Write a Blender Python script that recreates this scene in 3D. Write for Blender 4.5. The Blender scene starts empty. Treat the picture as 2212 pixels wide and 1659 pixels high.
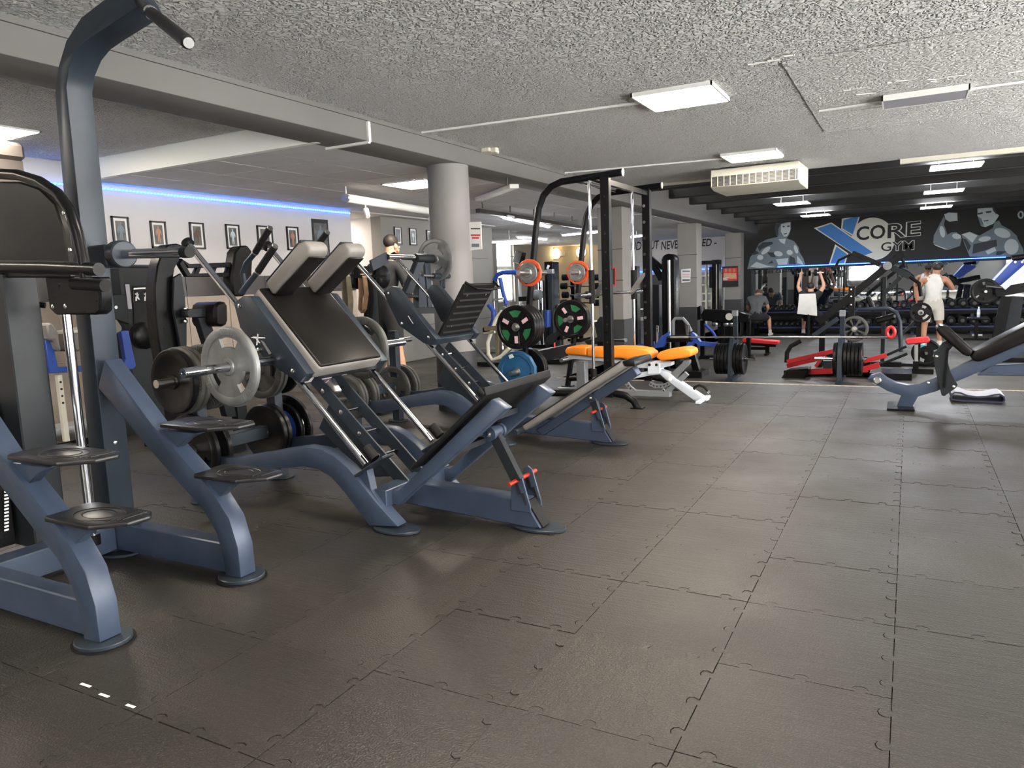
import bpy, bmesh, math, random
from mathutils import Vector, Matrix
random.seed(7)
SC = bpy.context.scene
COL = SC.collection
PI = math.pi
# ---------------------------------------------------------------- camera
F, IW, IH = 1588.4, 2212, 1659
YAW, PITCH, ROLL, CAMH = .49672, -.13326, -.03849, 1.24
CM = Matrix.Rotation(YAW, 4, 'Z') @ Matrix.Rotation(PI/2 + PITCH, 4, 'X') @ Matrix.Rotation(ROLL, 4, 'Z')
CAM = Vector((0, 0, CAMH))
cd = bpy.data.cameras.new('camera'); co = bpy.data.objects.new('camera', cd); COL.objects.link(co)
co.matrix_world = Matrix.Translation(CAM) @ CM
cd.sensor_fit = 'HORIZONTAL'; cd.sensor_width = 36; cd.lens = 36*F/IW; cd.clip_start = .05; cd.clip_end = 200
SC.camera = co
# ---------------------------------------------------------------- world and exposure
wd = bpy.data.worlds.new('world'); SC.world = wd; wd.use_nodes = True
bg = wd.node_tree.nodes['Background']; bg.inputs[0].default_value = (1, .98, .95, 1); bg.inputs[1].default_value = 10.0
SC.view_settings.view_transform = 'Standard'; SC.view_settings.look = 'None'
SC.view_settings.exposure = 1.1; SC.view_settings.gamma = 1; SC.view_settings.use_curve_mapping = False
LAMP = 34.0          # brightness of the ceiling panels
# a pixel of the 2212 x 1659 photograph gives a direction; the plane it touches gives the distance
M3 = CM.to_3x3()
def ray(x, y): return M3 @ Vector(((x-IW/2)/F, -(y-IH/2)/F, -1))
def PZ(x, y, z=0.): d = ray(x, y); return CAM + d*((z-CAM.z)/d.z)
def PY(x, y, Y): d = ray(x, y); return CAM + d*(Y/d.y)
def PX(x, y, X): d = ray(x, y); return CAM + d*(X/d.x)
V = Vector
X_, Y_, Z_ = V((1,0,0)), V((0,1,0)), V((0,0,1))
# ---------------------------------------------------------------- mesh builder
class G:
    def __init__(s): s.v = []; s.f = []
    def add(s, vs, fs):
        n = len(s.v); s.v += [V(p) for p in vs]; s.f += [[i+n for i in f] for f in fs]; return s
    def hexa(s, p): return s.add(p, [(3,2,1,0),(4,5,6,7),(0,1,5,4),(1,2,6,5),(2,3,7,6),(3,0,4,7)])
    def box(s, c, d, R=None):
        c = V(c); h = [x/2 for x in d]; q = []
        for sz in (-1, 1):
            for sx, sy in ((-1,-1),(1,-1),(1,1),(-1,1)):
                o = V((sx*h[0], sy*h[1], sz*h[2])); q.append(c + (R @ o if R else o))
        return s.hexa(q)
    def bb(s, lo, hi): return s.box([(a+b)/2 for a, b in zip(lo, hi)], [abs(b-a) for a, b in zip(lo, hi)])
    def bar(s, p0, p1, w, h, side=None):        # w along side, h along the third axis
        p0, p1 = V(p0), V(p1); t = (p1-p0).normalized()
        sd = V(side) if side is not None else (Y_ if abs(t.y) < .9 else X_)
        sd = (sd - t*sd.dot(t)).normalized(); u = t.cross(sd); q = []
        for p in (p0, p1):
            for a, b in ((-1,-1),(1,-1),(1,1),(-1,1)): q.append(p + sd*(a*w/2) + u*(b*h/2))
        return s.hexa(q)
    def prism(s, poly, vec):
        vec = V(vec); a = [V(p) for p in poly]; n = len(a)
        return s.add(a + [p+vec for p in a], [list(range(n))[::-1], list(range(n, 2*n))] + [(i, (i+1) % n, (i+1) % n + n, i+n) for i in range(n)])
    def pY(s, pix, Y0, Y1):                      # outline on the plane Y0, carried back to Y1
        return s.prism([PY(x, y, Y0) for x, y in pix], (0, Y1-Y0, 0))
    def sweep(s, pts, prof, side=None, cap=True, closed=False):
        P = [V(p) for p in pts]; n = len(prof); N = len(P); rings = []
        T = []
        for i in range(N):
            a = P[i-1] if (i or closed) else P[i]; b = P[(i+1) % N] if (i < N-1 or closed) else P[i]
            T.append((b-a).normalized())
        u = V(side) if side is not None else (Z_ if abs(T[0].z) < .9 else X_)
        for i in range(N):
            u = (u - T[i]*u.dot(T[i])).normalized(); w = T[i].cross(u)
            k = 1.
            if 0 < i < N-1:
                c = max(.5, math.sqrt(max(0, (1 + (P[i]-P[i-1]).normalized().dot((P[i+1]-P[i]).normalized()))/2))); k = 1/c
            rings.append([P[i] + u*a + w*(b*k if side is not None else b) for a, b in prof])
        vs = [p for r in rings for p in r]; fs = []
        for i in range(N-1 + (1 if closed else 0)):
            j = (i+1) % N
            for q in range(n): fs.append((i*n+q, i*n+(q+1) % n, j*n+(q+1) % n, j*n+q))
        if cap and not closed: fs += [list(range(n))[::-1], list(range((N-1)*n, N*n))]
        return s.add(vs, fs)
    def tube(s, pts, r, n=10, cap=True, closed=False):
        return s.sweep(pts, [(r*math.cos(2*PI*i/n), r*math.sin(2*PI*i/n)) for i in range(n)], cap=cap, closed=closed)
    def rect(s, pts, w, h, side=Y_):             # rectangular tube along a bent path, w along side
        return s.sweep(pts, [(-w/2,-h/2),(w/2,-h/2),(w/2,h/2),(-w/2,h/2)], side=side)
    def lathe(s, c, ax, prof, n=24, closed=False):   # prof: (radius, distance along axis)
        c = V(c); ax = V(ax).normalized(); u = ax.orthogonal().normalized(); w = ax.cross(u); m = len(prof); vs = []
        for r, z in prof:
            for i in range(n):
                a = 2*PI*i/n; vs.append(c + ax*z + (u*math.cos(a) + w*math.sin(a))*max(r, 1e-5))
        fs = [(j*n+i, j*n+(i+1) % n, ((j+1) % m)*n+(i+1) % n, ((j+1) % m)*n+i) for j in range(m if closed else m-1) for i in range(n)]
        if not closed: fs += [list(range(n))[::-1], list(range((m-1)*n, m*n))]
        return s.add(vs, fs)
    def cyl(s, p0, p1, r, n=16, r2=None):
        p0, p1 = V(p0), V(p1); L = (p1-p0).length; r2 = r if r2 is None else r2
        return s.lathe(p0, p1-p0, [(r, 0), (r2, L)], n)
    def ball(s, c, r, n=12, m=8, sc=(1,1,1), R=None):
        c = V(c); vs = []
        for j in range(m+1):
            t = PI*j/m
            for i in range(n):
                a = 2*PI*i/n; o = V((max(math.sin(t), 1e-4)*math.cos(a)*r*sc[0], max(math.sin(t), 1e-4)*math.sin(a)*r*sc[1], math.cos(t)*r*sc[2]))
                vs.append(c + (R @ o if R else o))
        return s.add(vs, [(j*n+i, (j+1)*n+i, (j+1)*n+(i+1) % n, j*n+(i+1) % n) for j in range(m) for i in range(n)])
    def build(s, name, mat, parent=None, bevel=0, seg=1, ang=35, org=None):
        o0 = org if org is not None else origin(parent)
        me = bpy.data.meshes.new(name); bm = bmesh.new()
        vs = [bm.verts.new(p - o0) for p in s.v]
        for f in s.f:
            try: bm.faces.new([vs[i] for i in f])
            except ValueError: pass
        bmesh.ops.recalc_face_normals(bm, faces=bm.faces)
        if bevel:
            es = [e for e in bm.edges if len(e.link_faces) == 2 and e.calc_face_angle(0) > .5]
            bmesh.ops.bevel(bm, geom=es, offset=bevel, segments=seg, profile=.5, affect='EDGES', clamp_overlap=True)
        bm.to_mesh(me); bm.free()
        for p in me.polygons: p.use_smooth = True
        me.set_sharp_from_angle(angle=math.radians(ang))
        me.materials.append(MT[mat])
        o = bpy.data.objects.new(name, me); COL.objects.link(o)
        if parent is not None: o.parent = parent
        elif org is not None: o.location = o0
        return o
ORG = {}
def origin(o):
    if o is None: return V((0,0,0))
    while o.parent is not None: o = o.parent
    return V(o.location)
def tag(o, label, cat, group=None):
    o['label'] = label; o['category'] = cat
    if group: o['group'] = group
    return o
def thing(name, label, cat, loc=(0,0,0), group=None):
    o = bpy.data.objects.new(name, None); COL.objects.link(o); o.location = loc; o.empty_display_size = .1
    return tag(o, label, cat, group)
def struct(o): o['kind'] = 'structure'; return o
def solo(g, name, mat, label, cat, loc, group=None, **k):      # a thing that is one mesh
    return tag(g.build(name, mat, None, org=V(loc), **k), label, cat, group)
def dup(root, mw, label=None, group=None):
    r = root.copy(); COL.objects.link(r); r.matrix_world = mw
    if label: r['label'] = label
    if group: r['group'] = group
    for ch in list(root.children):
        c = ch.copy(); COL.objects.link(c); c.parent = r
        for gch in ch.children:
            d = gch.copy(); COL.objects.link(d); d.parent = c
    return r
def place(o, mw): o.matrix_world = mw
def frame(ax, loc, roll=0):                                   # local z along ax
    ax = V(ax).normalized(); q = Z_.rotation_difference(ax).to_matrix().to_4x4()
    return Matrix.Translation(V(loc)) @ q @ Matrix.Rotation(roll, 4, 'Z')
# ---------------------------------------------------------------- materials
MT = {}
def mat(name, col, rough=.5, metal=0., var=0., vs=8., bump=0., bs=40., bd=.002, spec=.5, coat=0., rvar=0., det=6, dist=0., col2=None, emit=None, es=0.):
    m = bpy.data.materials.new(name); m.use_nodes = True; nt = m.node_tree; b = nt.nodes['Principled BSDF']
    c = (*col, 1); b.inputs['Base Color'].default_value = c; b.inputs['Roughness'].default_value = rough; b.inputs['Metallic'].default_value = metal
    b.inputs['Specular IOR Level'].default_value = spec; b.inputs['Coat Weight'].default_value = coat
    tc = nt.nodes.new('ShaderNodeTexCoord')
    def noise(scale, detail, d=0.):
        n = nt.nodes.new('ShaderNodeTexNoise'); n.inputs['Scale'].default_value = scale; n.inputs['Detail'].default_value = detail; n.inputs['Distortion'].default_value = d
        nt.links.new(tc.outputs['Object'], n.inputs['Vector']); return n
    if var or col2:
        n = noise(vs, det); r = nt.nodes.new('ShaderNodeValToRGB'); r.color_ramp.elements[0].position = .35; r.color_ramp.elements[1].position = .68
        c2 = (*col2, 1) if col2 else (*[min(1, x*(1+var)) for x in col], 1)
        r.color_ramp.elements[0].color = (*[x*(1-var) for x in col], 1) if not col2 else c; r.color_ramp.elements[1].color = c2
        nt.links.new(n.outputs['Fac'], r.inputs['Fac']); nt.links.new(r.outputs['Color'], b.inputs['Base Color'])
    if rvar:
        n = noise(vs*1.7, 5); mr = nt.nodes.new('ShaderNodeMapRange'); mr.inputs[3].default_value = max(.02, rough-rvar); mr.inputs[4].default_value = min(1, rough+rvar)
        nt.links.new(n.outputs['Fac'], mr.inputs[0]); nt.links.new(mr.outputs[0], b.inputs['Roughness'])
    if bump:
        n = noise(bs, 3, dist); bp = nt.nodes.new('ShaderNodeBump'); bp.inputs['Strength'].default_value = bump; bp.inputs['Distance'].default_value = bd
        nt.links.new(n.outputs['Fac'], bp.inputs['Height']); nt.links.new(bp.outputs[0], b.inputs['Normal'])
    if emit: b.inputs['Emission Color'].default_value = (*emit, 1); b.inputs['Emission Strength'].default_value = es
    MT[name] = m; return m
mat('steel_blue', (.037, .053, .086), .36, .15, spec=.4, var=.12, vs=6, bump=.08, bs=160, bd=.0006, rvar=.06)
mat('steel_slate', (.02, .028, .038), .38, .1, spec=.3, var=.12, vs=6, bump=.08, bs=160, bd=.0006, rvar=.06)
mat('steel_charcoal', (.012, .0145, .017), .42, .0, spec=.25, var=.15, vs=7, bump=.06, bs=160, bd=.0006)
mat('steel_black', (.005, .005, .0055), .3, .0, spec=.16, var=.2, vs=9, rvar=.08)
mat('steel_grey', (.2, .21, .22), .4, .3, var=.08, vs=8)
mat('steel_white', (.56, .6, .66), .38, .05, var=.05, vs=6)
mat('steel_royal', (.025, .07, .34), .35, .1, var=.1, vs=6)
mat('rack_navy', (.01, .02, .07), .4, var=.1, vs=6)
mat('steel_red', (.42, .012, .014), .35, .05, var=.1, vs=6)
mat('chrome', (.6, .61, .64), .1, 1., rvar=.04)
mat('chrome_dull', (.5, .5, .5), .3, 1., rvar=.06)
mat('bolt_metal', (.75, .75, .75), .25, 1.)
mat('leather_black', (.007, .0062, .0057), .34, 0, spec=.16, bump=.12, bs=260, bd=.0008, var=.25, vs=5, rvar=.06)
mat('leather_grey', (.17, .16, .148), .5, 0, bump=.1, bs=260, bd=.0008, var=.12, vs=6)
mat('leather_orange', (.8, .23, .012), .5, 0, bump=.1, bs=200, bd=.0008, var=.08, vs=6)
mat('leather_red', (.5, .012, .016), .42, 0, bump=.1, bs=200, bd=.0008, var=.08, vs=6)
mat('rubber_black', (.006, .006, .006), .6, 0, spec=.2, bump=.15, bs=120, bd=.0008, var=.2, vs=20)
mat('rubber_step', (.01, .01, .011), .32, 0, spec=.4, bump=.2, bs=60, bd=.001, var=.25, vs=30)
mat('plate_silver', (.2, .205, .205), .42, .55, var=.2, vs=9, bump=.1, bs=90, bd=.001, rvar=.1)
mat('plate_iron', (.075, .075, .07), .5, .4, var=.3, vs=9, bump=.15, bs=90, bd=.001)
mat('plate_black', (.006, .006, .0065), .32, 0, spec=.2, var=.3, vs=12, bump=.08, bs=80, bd=.001)
mat('plate_blue', (.012, .085, .2), .45, 0, var=.15, vs=9)
mat('plate_orange', (.62, .08, .02), .45, 0, var=.1, vs=9)
mat('plate_green', (.015, .12, .045), .4, 0, var=.2, vs=9)
mat('pink_print', (.62, .42, .46), .5)
mat('print_white', (.72, .73, .75), .5)
mat('print_red', (.6, .03, .03), .5)
mat('orange_tag', (.85, .2, .02), .5)
mat('grip_red', (.3, .02, .008), .35, .2)
mat('dust', (.3, .27, .23), .8, 0, var=.3, vs=30)
mat('wall_bright', (.82, .84, .8), .8, 0, var=.03, vs=1.2)
mat('wall_white', (.55, .53, .525), .8, 0, var=.03, vs=1.2, bump=.05, bs=60)
mat('wall_grey', (.21, .2, .185), .8, 0, var=.06, vs=1.5, bump=.08, bs=60)
mat('wall_black', (.01, .0095, .009), .7, 0, var=.2, vs=1.5)
mat('wall_cream', (.6, .5, .34), .8, 0, var=.06, vs=1.5, bump=.1, bs=60)
mat('paint_beam', (.13, .125, .118), .7, 0, var=.08, vs=1.3, bump=.1, bs=30)
mat('paint_column', (.22, .21, .205), .65, 0, var=.05, vs=1.5)
mat('paint_dark', (.035, .035, .037), .6, 0, var=.15, vs=2)
mat('tile_dark', (.045, .038, .034), .35, 0, var=.25, vs=4)
mat('tile_beige', (.4, .33, .27), .5, 0, var=.12, vs=3)
mat('panel_grey', (.6, .59, .6), .8, 0, var=.04, vs=3, bump=.06, bs=140)
mat('plastic_white', (.75, .75, .72), .45, 0, var=.04, vs=5)
mat('plastic_cream', (.62, .6, .5), .5, 0, var=.05, vs=5)
mat('plastic_grey', (.32, .32, .36), .5, 0, var=.05, vs=5)
mat('vent_dark', (.05, .045, .04), .6)
mat('picture_black', (.01, .01, .01), .4)
mat('picture_mat', (.7, .69, .66), .6)
mat('picture_print', (.05, .05, .05), .4, 0, col2=(.16, .15, .14), vs=9)
mat('skin_tone', (.56, .3, .19), .5, 0, var=.06, vs=9)
mat('skin_tan', (.4, .19, .11), .5, 0, var=.06, vs=9)
mat('hair_dark', (.02, .014, .011), .6, 0, bump=.4, bs=120, bd=.004, var=.3, vs=50)
mat('hair_brown', (.09, .05, .03), .6, 0, bump=.4, bs=120, bd=.004, var=.3, vs=50)
mat('cloth_black', (.014, .014, .016), .85, 0, bump=.3, bs=14, bd=.01, var=.2, vs=10)
mat('cloth_grey', (.1, .105, .105), .9, 0, bump=.3, bs=14, bd=.01, var=.15, vs=8)
mat('cloth_white', (.62, .6, .55), .9, 0, bump=.3, bs=12, bd=.01, var=.05, vs=8)
mat('cloth_beige', (.5, .47, .4), .9, 0, bump=.3, bs=12, bd=.01, var=.05, vs=8)
mat('cloth_sky', (.08, .3, .72), .85, 0, bump=.3, bs=20, bd=.008)
mat('cloth_navy', (.03, .03, .06), .9, 0, bump=.3, bs=14, bd=.01)
mat('shoe_teal', (.03, .3, .38), .6)
mat('mural_mid', (.16, .2, .23), .7); mat('mural_light', (.5, .56, .58), .7); mat('mural_dark', (.035, .045, .055), .7)
mat('mural_blue', (.05, .19, .5), .7); mat('mural_cream', (.62, .62, .55), .7); mat('mural_black', (.008, .008, .009), .7)
mat('water', (.5, .6, .7), .1)
mat('led_blue', (.1, .3, 1), .5, emit=(.035, .06, 1), es=3.2)
mat('led_dot', (.1, .6, 1), .5, emit=(.04, .5, 1), es=7)
mat('lamp_warm', (1, 1, 1), .5, emit=(1, .89, .74), es=LAMP)
mat('lamp_cool', (1, 1, 1), .5, emit=(.93, .95, 1), es=LAMP)
mat('lamp_round', (1, 1, 1), .5, emit=(1, .72, .36), es=12)
m = mat('mirror_glass', (.78, .82, .82), .02, 1.)
# thin window glass
m = bpy.data.materials.new('window_glass'); m.use_nodes = True; nt = m.node_tree; nt.nodes.remove(nt.nodes['Principled BSDF'])
mx = nt.nodes.new('ShaderNodeMixShader'); tr = nt.nodes.new('ShaderNodeBsdfTransparent'); gl = nt.nodes.new('ShaderNodeBsdfGlossy'); gl.inputs['Roughness'].default_value = .02
mx.inputs[0].default_value = .06; nt.links.new(tr.outputs[0], mx.inputs[1]); nt.links.new(gl.outputs[0], mx.inputs[2]); nt.links.new(mx.outputs[0], nt.nodes['Material Output'].inputs[0]); MT['window_glass'] = m
# worn rubber floor: dark crumb rubber, pale flecks, dusty scuffs
def rubber_floor(name, base, dusty, stretch):
    m = mat(name, base, .5); nt = m.node_tree; b = nt.nodes['Principled BSDF']; L = nt.links.new
    geo = nt.nodes.new('ShaderNodeNewGeometry'); pos = geo.outputs['Position']
    def N(t, **k):
        n = nt.nodes.new(t)
        for a, v in k.items(): n.inputs[a].default_value = v
        return n
    def ns(scale, det, vec=pos):
        n = N('ShaderNodeTexNoise', Scale=scale, Detail=det); L(vec, n.inputs['Vector']); return n.outputs['Fac']
    def ramp(x, p0, p1, c0, c1):
        r = nt.nodes.new('ShaderNodeValToRGB'); e = r.color_ramp.elements; e[0].position, e[1].position = p0, p1; e[0].color, e[1].color = (*c0, 1), (*c1, 1); L(x, r.inputs['Fac']); return r.outputs['Color']
    def mixc(f, a, c):
        x = nt.nodes.new('ShaderNodeMix'); x.data_type = 'RGBA'
        if isinstance(f, float): x.inputs[0].default_value = f
        else: L(f, x.inputs[0])
        L(a, x.inputs[6]); (L(c, x.inputs[7]) if not isinstance(c, tuple) else setattr(x.inputs[7], 'default_value', (*c, 1))); return x.outputs[2]
    c = ramp(ns(.9, 5), .3, .75, base, dusty)
    c = mixc(ramp(ns(150, 2), .5, .72, (0,0,0), (.8,.8,.8)), c, tuple(min(1, x*2.6) for x in dusty))
    mp = nt.nodes.new('ShaderNodeMapping'); mp.inputs['Scale'].default_value = stretch; L(pos, mp.inputs['Vector'])
    st = ns(9, 6, mp.outputs[0])
    c = mixc(ramp(st, .56, .74, (0,0,0), (.4,.4,.4)), c, tuple(min(1, x*1.9) for x in dusty))
    L(c, b.inputs['Base Color'])
    mr = N('ShaderNodeMapRange'); mr.inputs[1].default_value = .3; mr.inputs[2].default_value = .75; mr.inputs[3].default_value = .38; mr.inputs[4].default_value = .56; L(ns(1.6, 6), mr.inputs[0]); L(mr.outputs[0], b.inputs['Roughness'])
    ad = N('ShaderNodeMath'); ad.operation = 'ADD'; L(ns(150, 2), ad.inputs[0]); L(st, ad.inputs[1])
    bp = nt.nodes.new('ShaderNodeBump'); bp.inputs['Strength'].default_value = .6; bp.inputs['Distance'].default_value = .004; L(ad.outputs[0], bp.inputs['Height']); L(bp.outputs[0], b.inputs['Normal'])
rubber_floor('rubber_floor', (.009, .0081, .0069), (.021, .0185, .0148), (.6, 6, 1))
rubber_floor('rubber_floor_grain', (.011, .0098, .0082), (.026, .0228, .018), (7, .6, 1))
rubber_floor('rubber_lower', (.026, .0235, .0185), (.052, .047, .036), (1, 1, 1))
# rough sprayed plaster: worm-like relief
def plaster(name, col, strength, scale, bd=.012):
    m = mat(name, col, .9); nt = m.node_tree; b = nt.nodes['Principled BSDF']; L = nt.links.new
    geo = nt.nodes.new('ShaderNodeNewGeometry')
    n = nt.nodes.new('ShaderNodeTexNoise'); n.inputs['Scale'].default_value = scale; n.inputs['Detail'].default_value = 1.5; n.inputs['Distortion'].default_value = 1.6; L(geo.outputs['Position'], n.inputs['Vector'])
    r = nt.nodes.new('ShaderNodeValToRGB'); r.color_ramp.elements[0].position = .4; r.color_ramp.elements[1].position = .6; L(n.outputs['Fac'], r.inputs['Fac'])
    bp = nt.nodes.new('ShaderNodeBump'); bp.inputs['Strength'].default_value = strength; bp.inputs['Distance'].default_value = bd; L(r.outputs['Color'], bp.inputs['Height']); L(bp.outputs[0], b.inputs['Normal'])
plaster('plaster_rough', (.78, .78, .77), 1., 26., .1)
plaster('plaster_worn', (.52, .52, .51), .7, 22., .014)
# ================================================================ the setting
LZ = -.4                      # level of the sunken rear floor
HC, DC = 2.62, 2.43           # rough main ceiling, suspended ceiling
XL, XR, YB, YF = -7.4, 4.6, 22.3, -4.0
EDGE = 8.81
T0, TX0, TY0 = .503, -.01, 2.275
slab = struct(G().bb((XL-3.2, YF, -.3), (-4.1, YB, -.014)).bb((-4.1, YF, -.3), (XR, EDGE-.02, -.014)).build('floor', 'rubber_lower'))
def tile_mesh():
    s = T0; pts = []
    def edge(a, b, nrm):                         # three interlocking tabs along a -> b, bulging along nrm
        a, b = V(a), V(b); d = b-a; out = [a]; n = V(nrm)
        for k in range(3):
            c = a + d*((k+.5)/3); u = d.normalized()
            out += [c-u*.014, c-u*.023+n*.016, c-u*.016+n*.03, c+n*.035, c+u*.016+n*.03, c+u*.023+n*.016, c+u*.014]
        return out
    pts += edge((0,0,0), (s,0,0), (0,1,0))       # notch
    pts += edge((s,0,0), (s,s,0), (-1,0,0))      # notch
    pts += edge((s,s,0), (0,s,0), (0,1,0))       # tab
    pts += edge((0,s,0), (0,0,0), (-1,0,0))      # tab
    c = V((s/2, s/2, 0)); return [c + (p-c)*.9945 for p in pts]
tp = tile_mesh(); tiles = []
for mm in ('rubber_floor', 'rubber_floor_grain'):
    g = G().prism([p - V((0,0,.0145)) for p in tp], (0, 0, .0145)); o = g.build('tile', mm, None, ang=30); tiles.append(o)
random.seed(3)
for k in range(-14, 4):
    for r in range(-3, 13):
        src = tiles[0] if random.random() < .78 else tiles[1]
        o = src.copy(); COL.objects.link(o); o.parent = slab
        o.location = (TX0 + k*T0, TY0 + r*T0, random.uniform(-.0012, .0012)); o.rotation_euler = (random.uniform(-.0012, .0012), random.uniform(-.0012, .0012), 0)
for o in tiles: bpy.data.objects.remove(o)
low = struct(G().bb((-4.1, EDGE-.02, LZ-.2), (XR, YB, LZ)).build('floor_lower', 'rubber_lower'))
struct(G().bb((-4.1, EDGE-.02, LZ), (XR, EDGE, -.03)).build('trim_1', 'paint_dark'))
struct(G().bb((-4.1, EDGE-.035, -.03), (XR, EDGE+.012, .004)).build('trim_2', 'dust', bevel=.003))
# worn paint streak and scuffs on the floor
g = G()
for x, y, dx, dy in ((185,1480,34,18), (225,1502,30,15), (282,1525,26,12)):
    p = PZ(x, y, .0022); g.box(p, (.012*dx/8, .01, .0008), Matrix.Rotation(.02, 3, 'Z'))
g.build('paint_residue', 'picture_mat', slab)
# walls
wl = struct(G().bb((XL-.2, YF, 0), (XL, 8.78, HC)).build('wall_left', 'wall_white'))
wg = struct(G().bb((-7.8, 9.75, 0), (-7.6, 13.2, DC)).build('wall_left_rear', 'wall_grey'))
for i in range(1, 4): G().bb((-7.605, 9.75, .6*i-.004), (-7.596, 13.2, .6*i+.004)).build('block_joint', 'paint_dark', wg)
struct(G().bb((-10.5, 13.2, 0), (-7.6, 13.4, DC)).build('wall_recess', 'wall_grey'))
# stair well behind the white wall
st = struct(G().bb((-9.6, 8.78, 0), (-9.4, 9.95, DC)).build('wall_stair', 'wall_white'))
G().prism([V((-9.39, 8.8, 1.5)), V((-9.39, 9.9, 2.25)), V((-9.39, 9.9, 2.33)), V((-9.39, 8.8, 1.58))], (.05, 0, 0)).build('handrail', 'plastic_grey', st)
G().prism([V((-9.39, 8.8, .9)), V((-9.39, 9.9, 1.65)), V((-9.39, 9.9, 1.68)), V((-9.39, 8.8, .93))], (.03, 0, 0)).build('stringer', 'picture_mat', st)
struct(G().bb((-9.6, 8.58, 0), (XL-.2, 8.78, DC)).build('wall_stair_side', 'wall_white')); struct(G().bb((-9.8, 9.75, 0), (-7.8, 9.95, DC)).build('wall_stair_end', 'wall_white')); struct(G().bb((-9.6, 8.58, DC+.105), (-7.6, 9.95, DC+.2)).build('ceiling_stair_head', 'wall_white'))
# window wall, far left of the rear room
XW = -10.35
w0, w1 = PX(1075, 600, XW).y, PX(1112, 600, XW).y
za, zb, zc, zd = PX(1093, 652, XW).z, PX(1093, 583, XW).z, PX(1093, 575, XW).z, PX(1093, 517, XW).z
ww = struct(G().bb((XW-.25, 13.2, 0), (XW, w0, DC)).bb((XW-.25, w1, 0), (XW, YB+.2, DC)).bb((XW-.25, w0, 0), (XW, w1, za)).bb((XW-.25, w0, zd), (XW, w1, DC)).build('wall_window', 'wall_grey'))
wf = struct(G().bb((XW-.16, w0, zb), (XW-.06, w1, zc)).bb((XW-.14, w0, za), (XW-.08, w0+.06, zd)).bb((XW-.14, w1-.06, za), (XW-.08, w1, zd)).bb((XW-.14, w0, za), (XW-.08, w1, za+.05)).bb((XW-.14, w0, zd-.05), (XW-.08, w1, zd)).build('window_1', 'plastic_white'))
for a, b in ((za, zb), (zc, zd)): G().bb((XW-.115, w0+.04, a), (XW-.11, w1-.04, b)).build('pane', 'window_glass', wf)
# rear wall: cream part, white lettered part, black mural part
wb = struct(G().bb((-8.1, YB, LZ), (-4.33, YB+.2, 3.1)).build('wall_back', 'wall_white'))
struct(G().bb((-10.6, YB, 0), (-8.1, YB+.2, DC)).build('wall_back_cream', 'wall_cream'))
wm = struct(G().bb((-4.33, YB, LZ), (XR, YB+.2, 3.1)).build('wall_back_mural', 'wall_black'))
G().bb((-4.06, YB-.012, .1), (XR, YB, 1.4)).build('mirror', 'mirror_glass', wm)
G().bb((-8.0, YB-.012, .1), (-4.7, YB, 1.4)).build('mirror', 'mirror_glass', wb)
g = G()
for i in range(1, 6): g.bb((-8.1, YB-.004, 1.5+.25*i), (-4.33, YB, 1.5+.25*i+.008))
g.build('block_joint', 'panel_grey', wb)
struct(G().bb((-4.15, EDGE-.02, LZ), (-4.1, YB, -.015)).build('trim_3', 'paint_dark'))
# right wall, its tall unseen windows added for ceiling light; wall behind the camera
def window_wall(name, axis, pos, lo, hi, zlo, zhi, openings, mat_, base, n0):
    g = G(); out = [lo] + [v for o in openings for v in o] + [hi]
    def bx(a, b, z0, z1, t=(0, .2)):
        return ((pos+t[0], a, z0), (pos+t[1], b, z1)) if axis == 'x' else ((a, pos-t[1], z0), (b, pos-t[0], z1))
    for i in range(0, len(out), 2): g.bb(*bx(out[i], out[i+1], base, HC+.5))
    for a, b in openings: g.bb(*bx(a, b, base, zlo)); g.bb(*bx(a, b, zhi, HC+.5))
    w = struct(g.build(name, mat_))
    for i, (a, b) in enumerate(openings):
        f = G(); m = (a+b)/2
        for q in ((a, a+.05), (m-.03, m+.03), (b-.05, b)): f.bb(*bx(*q, zlo, zhi, (.06, .12)))
        f.bb(*bx(a, b, zlo, zlo+.05, (.06, .12))); f.bb(*bx(a, b, zhi-.05, zhi, (.06, .12)))
        fo = struct(f.build('window_%d' % (n0+i), 'plastic_white'))
        for q in ((a+.05, m-.03), (m+.03, b-.05)): G().bb(*bx(*q, zlo+.05, zhi-.05, (.085, .09))).build('pane', 'window_glass', fo)
window_wall('wall_right', 'x', XR, YF, YB, .3, 2.5, [(-3.6, -.3), (.1, 3.4), (3.8, 7.1), (7.5, 10.5), (13, 15.5)], 'wall_white', LZ, 2)
window_wall('wall_front', 'y', YF, -7.4, XR, .75, 2.3, [(-3.2, -1.6)], 'paint_dark', 0, 7)
# dado on the left wall: dark tiles above, beige below
g0 = G().box((0, 0, 0), (.012, .592, .232)).build('tile', 'tile_dark', None, bevel=.003)
g1 = G().box((0, 0, 0), (.012, .592, .592)).build('tile', 'tile_beige', None, bevel=.003)
for i in range(18):
    y = -1.7 + .6*i
    for src, z in ((g0, 1.37), (g1, .952), (g1, .352)):
        if y > 8.5: continue
        o = src.copy(); COL.objects.link(o); o.parent = wl; o.location = (XL+.006, y, z)
for o in (g0, g1): bpy.data.objects.remove(o)
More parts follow.
